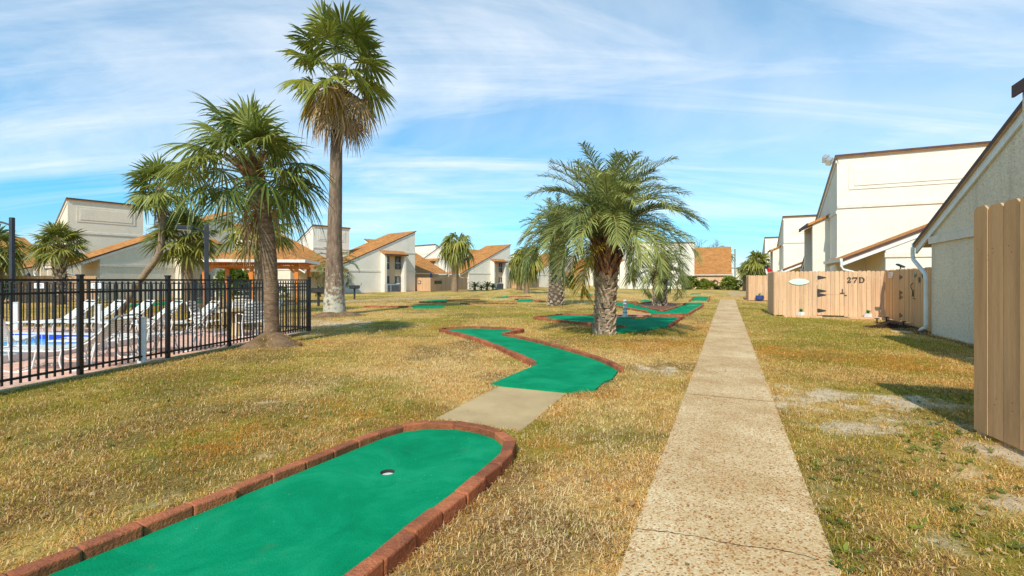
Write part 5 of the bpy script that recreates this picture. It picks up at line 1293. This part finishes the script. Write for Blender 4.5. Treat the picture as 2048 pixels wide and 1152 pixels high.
def floodlight():
    p = RP + D * 12.5 + Vector((0, 0, 7.85)); q = P(1655, 322, 24.6); t = thing('floodlight', 'twin headed floodlight on the roof corner of the tall cream house', 'floodlight', tuple(p)); mb = MB(); mb.tube([p + Vector((.1, 0, -.6)), p, q.lerp(p, .4), q], .03, 6); mb.build('bracket', M['metal_grey'], t, world=True)
    for s in (-1, 1):
        mb = MB(); R = Matrix.Rotation(.5, 3, 'Z') @ Matrix.Rotation(-.6, 3, 'Y') @ Matrix.Rotation(.35, 3, 'X'); c = q + Vector((0, s*.14, .1*s + .05)); mb.box(c, (.30, .24, .36), R); h = mb.build('lamp_head', M['metal_grey'], t, world=True, bevel=.03); mb = MB(); mb.box(c + R @ Vector((-.155, 0, 0)), (.01, .19, .30), R); mb.build('lens', M['vinyl'], h, world=True)
floodlight()
def potted(label, p, seed, kind='plant'):
    t = thing('potted_plant', label, 'potted plant', tuple(p), .25, 'potted plants before the 27D fence'); r = random.Random(seed); mb = MB(); mb.box((0, 0, .085), (.17, .17, .17)); mb.build('pot', M['vinyl'], t, bevel=.008); mb = MB(); mb.span(-.075, .075, -.075, .075, .171, .176); mb.build('soil', M['mulch'], t)
    lf = MB()
    for i in range(15):
        lf.tint = r.random(); a = i*GA; e = r.uniform(.5, 1.35); d = dirv(a, e); s = d.cross(Z).normalized(); L = r.uniform(.14, .27); b = Vector((0, 0, .17)); prev = None
        for k in range(5):
            tt = k/4; q = b + d*L*tt - Z*(.12*L*tt*tt*3); w = .028*math.sin(math.pi*min(.97, .12 + tt*.85)); x, y = lf.pt(q - s*w), lf.pt(q + s*w)
            if prev: lf.idx([prev[0], prev[1], y, x])
            prev = (x, y)
    lf.build('leaves', M['pot_leaf'], t, tint=True); return t
for px0, px1, nm_ in ((1566, 1640, 0), (1694, 1776, 1)):
    a = Q0 + E*along(Q0, E, px0) - D*.05; b = Q0 + E*along(Q0, E, px1) - D*.05; mb = MB(); q = [a, b, b - D*.42, a - D*.42]; mb.prism([v + Vector((0, 0, -.02)) for v in q], (0, 0, .07)); mb.build('white_gravel', M['gravel_white'], kind='structure')
    t = thing('edging_board', ('tan edging board of the left gravel strip', 'tan edging board of the right gravel strip')[nm_], 'edging', tuple(a - D*.44), 0, 'edging boards of the gravel strips'); mb = MB(); mb.bar(a - D*.445 + Vector((0, 0, .045)), b - D*.445 + Vector((0, 0, .045)), .04, .10); mb.build('board', M['fence_tan'], t, world=True)
mb = MB(); a = Q0 + E*along(Q0, E, 1642); b = Q0 + E*along(Q0, E, 1692); q = [a - D*.04, b - D*.04, b - D*.75, a - D*.75]; mb.prism([v + Vector((0, 0, -.03)) for v in q], (0, 0, .05)); mb.build('gate_step', M['concrete'], kind='structure')
potted('white potted aloe left of the 27D gate', qpt(1600, .05, .3), 2); potted('white potted seedling right of the 27D gate', qpt(1732, .05, .3), 5)
def blue_pot():
    p = B0 + E*along(B0, E, 1519) - D*.3; t = thing('blue_pot', 'glazed blue planter at the foot of the farther plank fence', 'planter', tuple(p)); mb = MB(); mb.tube([(0, 0, 0), (0, 0, .1), (0, 0, .28), (0, 0, .36), (0, 0, .40)], [.17, .25, .30, .25, .29], 20); mb.build('pot', M['blue_pot'], t, smooth=True)
    lf = MB(); r = random.Random(4)
    for i in range(20): lf.tint = r.random(); d = dirv(i*GA, r.uniform(.2, 1.3)); s = d.cross(Z).normalized()*.03; b = Vector((0, 0, .38)); L = r.uniform(.12, .26); lf.face([b - s, b + s, b + d*L + s*.5, b + d*L*1.2, b + d*L - s*.5])
    lf.build('plant', M['pot_leaf'], t, tint=True)
blue_pot()
def solar(label, p):
    t = thing('solar_light', label, 'garden light', tuple(p), 0, 'solar stake lights in the mulch'); mb = MB(); mb.tube([(0, 0, -.03), (0, 0, .17)], [.014, .025], 8); mb.build('stake', M['iron'], t); mb = MB(); mb.tube([(0, 0, .17), (0, 0, .19), (0, 0, .205)], [.078, .074, .03], 18); mb.build('cap', M['iron'], t)
solar('solar stake light left of the mulch heap', G(1754, 648)); solar('solar stake light behind the mulch heap', G(1773, 645)); solar('solar stake light nearest the downspout', G(1807, 655))
mb = MB(); c = G(1778, 655); r = random.Random(9)
for i in range(420):
    a = r.uniform(0, 6.28); rr_ = r.random()**.6; p = c + Vector((math.cos(a)*rr_*.75, math.sin(a)*rr_*.35, .14*(1 - rr_)*r.random() + .015)); mb.box(p, (r.uniform(.03, .11), r.uniform(.015, .03), .012), Matrix.Rotation(r.uniform(0, 3.1), 3, 'Z') @ Matrix.Rotation(r.gauss(0, .5), 3, 'Y'))
o = mb.build('mulch_heap', M['mulch']); o['kind'] = 'stuff'; o['label'] = 'heap of dark bark mulch at the gate fence'; o['category'] = 'mulch'
mb = MB(); p = G(1804, 665); mb.tube([p + Vector((0, 0, -.02)), p + Vector((0, 0, .02)), p + Vector((0, 0, .035))], [.26, .27, .22], 14, True, None, lambda i, j: .08*math.sin(j*2.3)); tag(mb.build('stepping_stone', M['concrete'], smooth=False), 'flat pale stepping stone before the solar lights', 'stone')
def stub(label, px0, py0, px1, py1):
    a, b = G(px0, py0), G(px1, py1); mb = MB(); mb.bar(a + Vector((0, 0, .03)), b + Vector((0, 0, .03)), .14, .09); tag(mb.build('loose_block', M['concrete'], bevel=.012), label, 'block')
stub('loose pale block by the foot of the right plank fence', 1938, 722, 1952, 724)
def totem():
    p = G(1250, 634, .045); t = thing('marker_post', 'short grey banded marker post on the red pad of the wide green', 'post', tuple(p)); mb = MB(); mb.tube([(0, 0, 0), (0, 0, .08), (0, 0, .09), (0, 0, .62), (0, 0, .68)], [.11, .11, .085, .075, .05], 14); mb.build('shaft', M['coping'], t)
    mb = MB()
    for z in (.16, .30, .46, .58): mb.tube([(0, 0, z), (0, 0, z + .05)], [.09, .089], 14)
    mb.build('bands', M['metal_grey'], t)
totem()
def wreath():
    a, b = Vector((30.6, 79.4, 0)), Vector((36.6, 78.0, 0)); d = (b - a).normalized(); p = a + d*along(a, d, 1430); c = Vector((p.x, p.y, 1.5 - 5*p.y/950)) + Vector((d.y, -d.x, 0))*.12; t = thing('wreath', 'round brown twig wreath hanging on the tan end fence', 'wreath', tuple(c)); mb = MB(); r = random.Random(2)
    for k in range(5):
        ph = r.uniform(0, 6); mb.tube([c + d*math.cos(x)*(.40 + .05*math.sin(5*x + ph)) + Z*math.sin(x)*(.40 + .05*math.cos(4*x + ph)) + Vector((d.y, -d.x, 0))*.05*math.sin(7*x + ph) for x in [2*math.pi*i/28 for i in range(29)]], .06, 6)
    mb.build('ring', M['wreath'], t, world=True); mb = MB()
    for k in range(12): x = r.uniform(0, 6.28); q = c + d*math.cos(x)*.42 + Z*math.sin(x)*.42; s = Vector((r.gauss(0, 1), -.5, r.gauss(0, 1))).normalized(); mb.face([q, q + s*.15 + Z*.05, q + s*.25, q + s*.15 - Z*.05])
    mb.face([c + Z*.05 + Vector((d.y, -d.x, 0))*.05, c + d*.10 - Z*.35 + Vector((d.y, -d.x, 0))*.05, c - d*.05 - Z*.40 + Vector((d.y, -d.x, 0))*.05]); mb.build('bow', M['white_cloth'], t, world=True)
wreath()
def flag():
    p = P(1530, 540, 27.5); t = thing('flag', 'red white and blue flag drooping from a tilted pole above the fence', 'flag', tuple(p)); mb = MB(); top = P(1532, 531, 27.5); end = P(1545, 572, 28.2); mb.tube([end, P(1536, 545, 27.7), top], .02, 6); mb.build('pole', M['vinyl'], t, world=True)
    def cloth(name, pts, mat, amp=.05):
        mb = MB(); n = 8; A, B, C_, D_ = pts
        g = [[None]*(n+1) for _ in range(n+1)]
        for i in range(n+1):
            for j in range(n+1):
                u, v = i/n, j/n; q = (A.lerp(B, u)).lerp(D_.lerp(C_, u), v); q = q + Vector((0, amp*math.sin(u*9 + v*2), 0)); g[i][j] = mb.pt(q)
        for i in range(n):
            for j in range(n): mb.idx([g[i][j], g[i+1][j], g[i+1][j+1], g[i][j+1]])
        o = mb.build(name, M[mat], t, world=True, smooth=True); s = o.modifiers.new('thick', 'SOLIDIFY'); s.thickness = .01
    cloth('blue_canton', [P(1529, 533, 27.4), P(1536, 531, 27.4), P(1537, 536, 27.4), P(1530, 538, 27.4)], 'navy', .02)
    cloth('white_band', [P(1530, 538.2, 27.4), P(1533, 537.5, 27.4), P(1536, 549, 27.4), P(1533, 549, 27.4)], 'white_cloth', .03)
    cloth('red_band', [P(1533.5, 535.5, 27.42), P(1538, 536, 27.42), P(1549, 545, 27.42), P(1537, 549, 27.42)], 'red_cloth')
flag()
def closed_umbrella(label, p, mat, h, tilt=(0, 0)):
    t = thing('closed_umbrella', label, 'patio umbrella', tuple(p)); mb = MB(); tp = p + Vector((tilt[0], tilt[1], h)); mb.tube([Vector((p.x, p.y, 0)), p.lerp(tp, .5), tp], .03, 6); mb.build('pole', M['vinyl'], t, world=True); mb = MB(); mb.tube([p.lerp(tp, .55), p.lerp(tp, .65), p.lerp(tp, .85), p.lerp(tp, .98)], [.20, .24, .16, .03], 12, True, None, lambda i, j: .22*((j % 2) - .5)); mb.build('canopy', M[mat], t, world=True)
closed_umbrella('closed navy patio umbrella behind the fence with framed openings', at(862, 580, 66), 'navy', 2.6)
closed_umbrella('closed dark patio umbrella leaning above the left patio fence', at(48, 575, 33), 'navy', 2.05, (.35, 0))
def small_spot(label, p):
    t = thing('solar_spotlight', label, 'garden light', tuple(p)); mb = MB(); mb.box(p + Vector((0, 0, .12)), (.26, .12, .05), Matrix.Rotation(.4, 3, 'Y')); mb.build('panel', M['lamp_grey'], t, world=True); mb = MB(); mb.tube([p, p + Vector((0, 0, .1))], .02, 6); mb.build('bracket', M['iron'], t, world=True)
small_spot('small grey solar spotlight on top of the shaded gate fence', q2(1801, 1.88, 0))
# pine cone in the grass
mb = MB(); p = G(601, 693); mb.tube([p, p + Vector((0, 0, .05)), p + Vector((0, 0, .1))], [.03, .045, .01], 8, True, None, lambda i, j: .2*((j % 2) - .5)); tag(mb.build('fallen_leaf_curl', M['wreath']), 'curled brown leaf lying on the lawn before the pool fence', 'leaf')

# ---------------------------------------------------------------- sky, sun, camera
SUN_EL = math.radians(42); sh = Vector((.315, .949, 0)).normalized()
w = bpy.data.worlds.new('World'); scene.world = w; w.use_nodes = True; nt = w.node_tree; nt.nodes.clear()
out = nt.nodes.new('ShaderNodeOutputWorld'); bg = nt.nodes.new('ShaderNodeBackground'); nt.links.new(bg.outputs[0], out.inputs[0])
sky = nt.nodes.new('ShaderNodeTexSky'); sky.sky_type = 'NISHITA'; sky.sun_disc = False; sky.sun_elevation = SUN_EL; sky.sun_rotation = math.atan2(-sh.x, -sh.y); sky.air_density = 1.0; sky.dust_density = .6; sky.ozone_density = 1.6
tc = nt.nodes.new('ShaderNodeTexCoord'); sp = nt.nodes.new('ShaderNodeSeparateXYZ'); nt.links.new(tc.outputs['Generated'], sp.inputs[0])
zz = maths(nt, 'ADD', maths(nt, 'MAXIMUM', sp.outputs[2], 0.0), .16)
cb = nt.nodes.new('ShaderNodeCombineXYZ'); nt.links.new(maths(nt, 'DIVIDE', sp.outputs[0], zz), cb.inputs[0]); nt.links.new(maths(nt, 'DIVIDE', sp.outputs[1], zz), cb.inputs[1])
def cmap(rot, sc, loc):
    m = nt.nodes.new('ShaderNodeMapping'); m.inputs['Rotation'].default_value = (0, 0, rot); m.inputs['Scale'].default_value = sc; m.inputs['Location'].default_value = loc; nt.links.new(cb.outputs[0], m.inputs[0]); return m.outputs[0]
wisp = ramp(nt, noise(nt, cmap(math.radians(28), (.40, 1.3, 1), (3.1, 1.2, 0)), 1.0, 10, .62, 1.2), [(.46, 0.0), (.70, 1.0)])
veil = ramp(nt, noise(nt, cmap(math.radians(10), (.33, .5, 1), (7.7, 2.0, 0)), .85, 7, .58, .7), [(.44, 0.0), (.70, 1.0)])
streak = ramp(nt, noise(nt, cmap(math.radians(-6), (.22, 2.6, 1), (1.4, 5.5, 0)), 1.2, 9, .62, .6), [(.52, 0.0), (.74, .9)])
cl = maths(nt, 'ADD', maths(nt, 'ADD', maths(nt, 'MULTIPLY', wisp, .48), maths(nt, 'MULTIPLY', veil, .60)), maths(nt, 'MULTIPLY', streak, .38), True)
hz = ramp(nt, sp.outputs[2], [(0.0, (.56, .73, .95)), (.14, (.36, .86, 1.05)), (.5, (.27, .98, 1.12))])
tint = mix(nt, 1.0, sky.outputs[0], hz, 'MULTIPLY')
col = mix(nt, maths(nt, 'MULTIPLY', cl, .80), tint, (6.0, 6.25, 6.5))
nt.links.new(col, bg.inputs[0]); bg.inputs[1].default_value = .132
sl = bpy.data.lights.new('sun', 'SUN'); sl.energy = 3.35; sl.angle = math.radians(.6); sl.color = (1, .93, .82)
so = bpy.data.objects.new('sun', sl); COL.objects.link(so); so.rotation_euler = Vector((sh.x*math.cos(SUN_EL), sh.y*math.cos(SUN_EL), -math.sin(SUN_EL))).to_track_quat('-Z', 'Y').to_euler(); so.location = (-10, -30, 30)
cam = bpy.data.cameras.new('camera'); cam.sensor_width = 36; cam.lens = 36 * F / 2048; cam.shift_y = -(576 - HY) / 2048; cam.clip_end = 5000; cam.clip_start = .05
co = bpy.data.objects.new('camera', cam); COL.objects.link(co); co.location = (0, 0, EYE); co.rotation_euler = (math.pi/2, 0, 0); scene.camera = co
scene.view_settings.view_transform = 'Standard'; scene.view_settings.look = 'None'; scene.view_settings.exposure = .46; scene.view_settings.gamma = 1.0
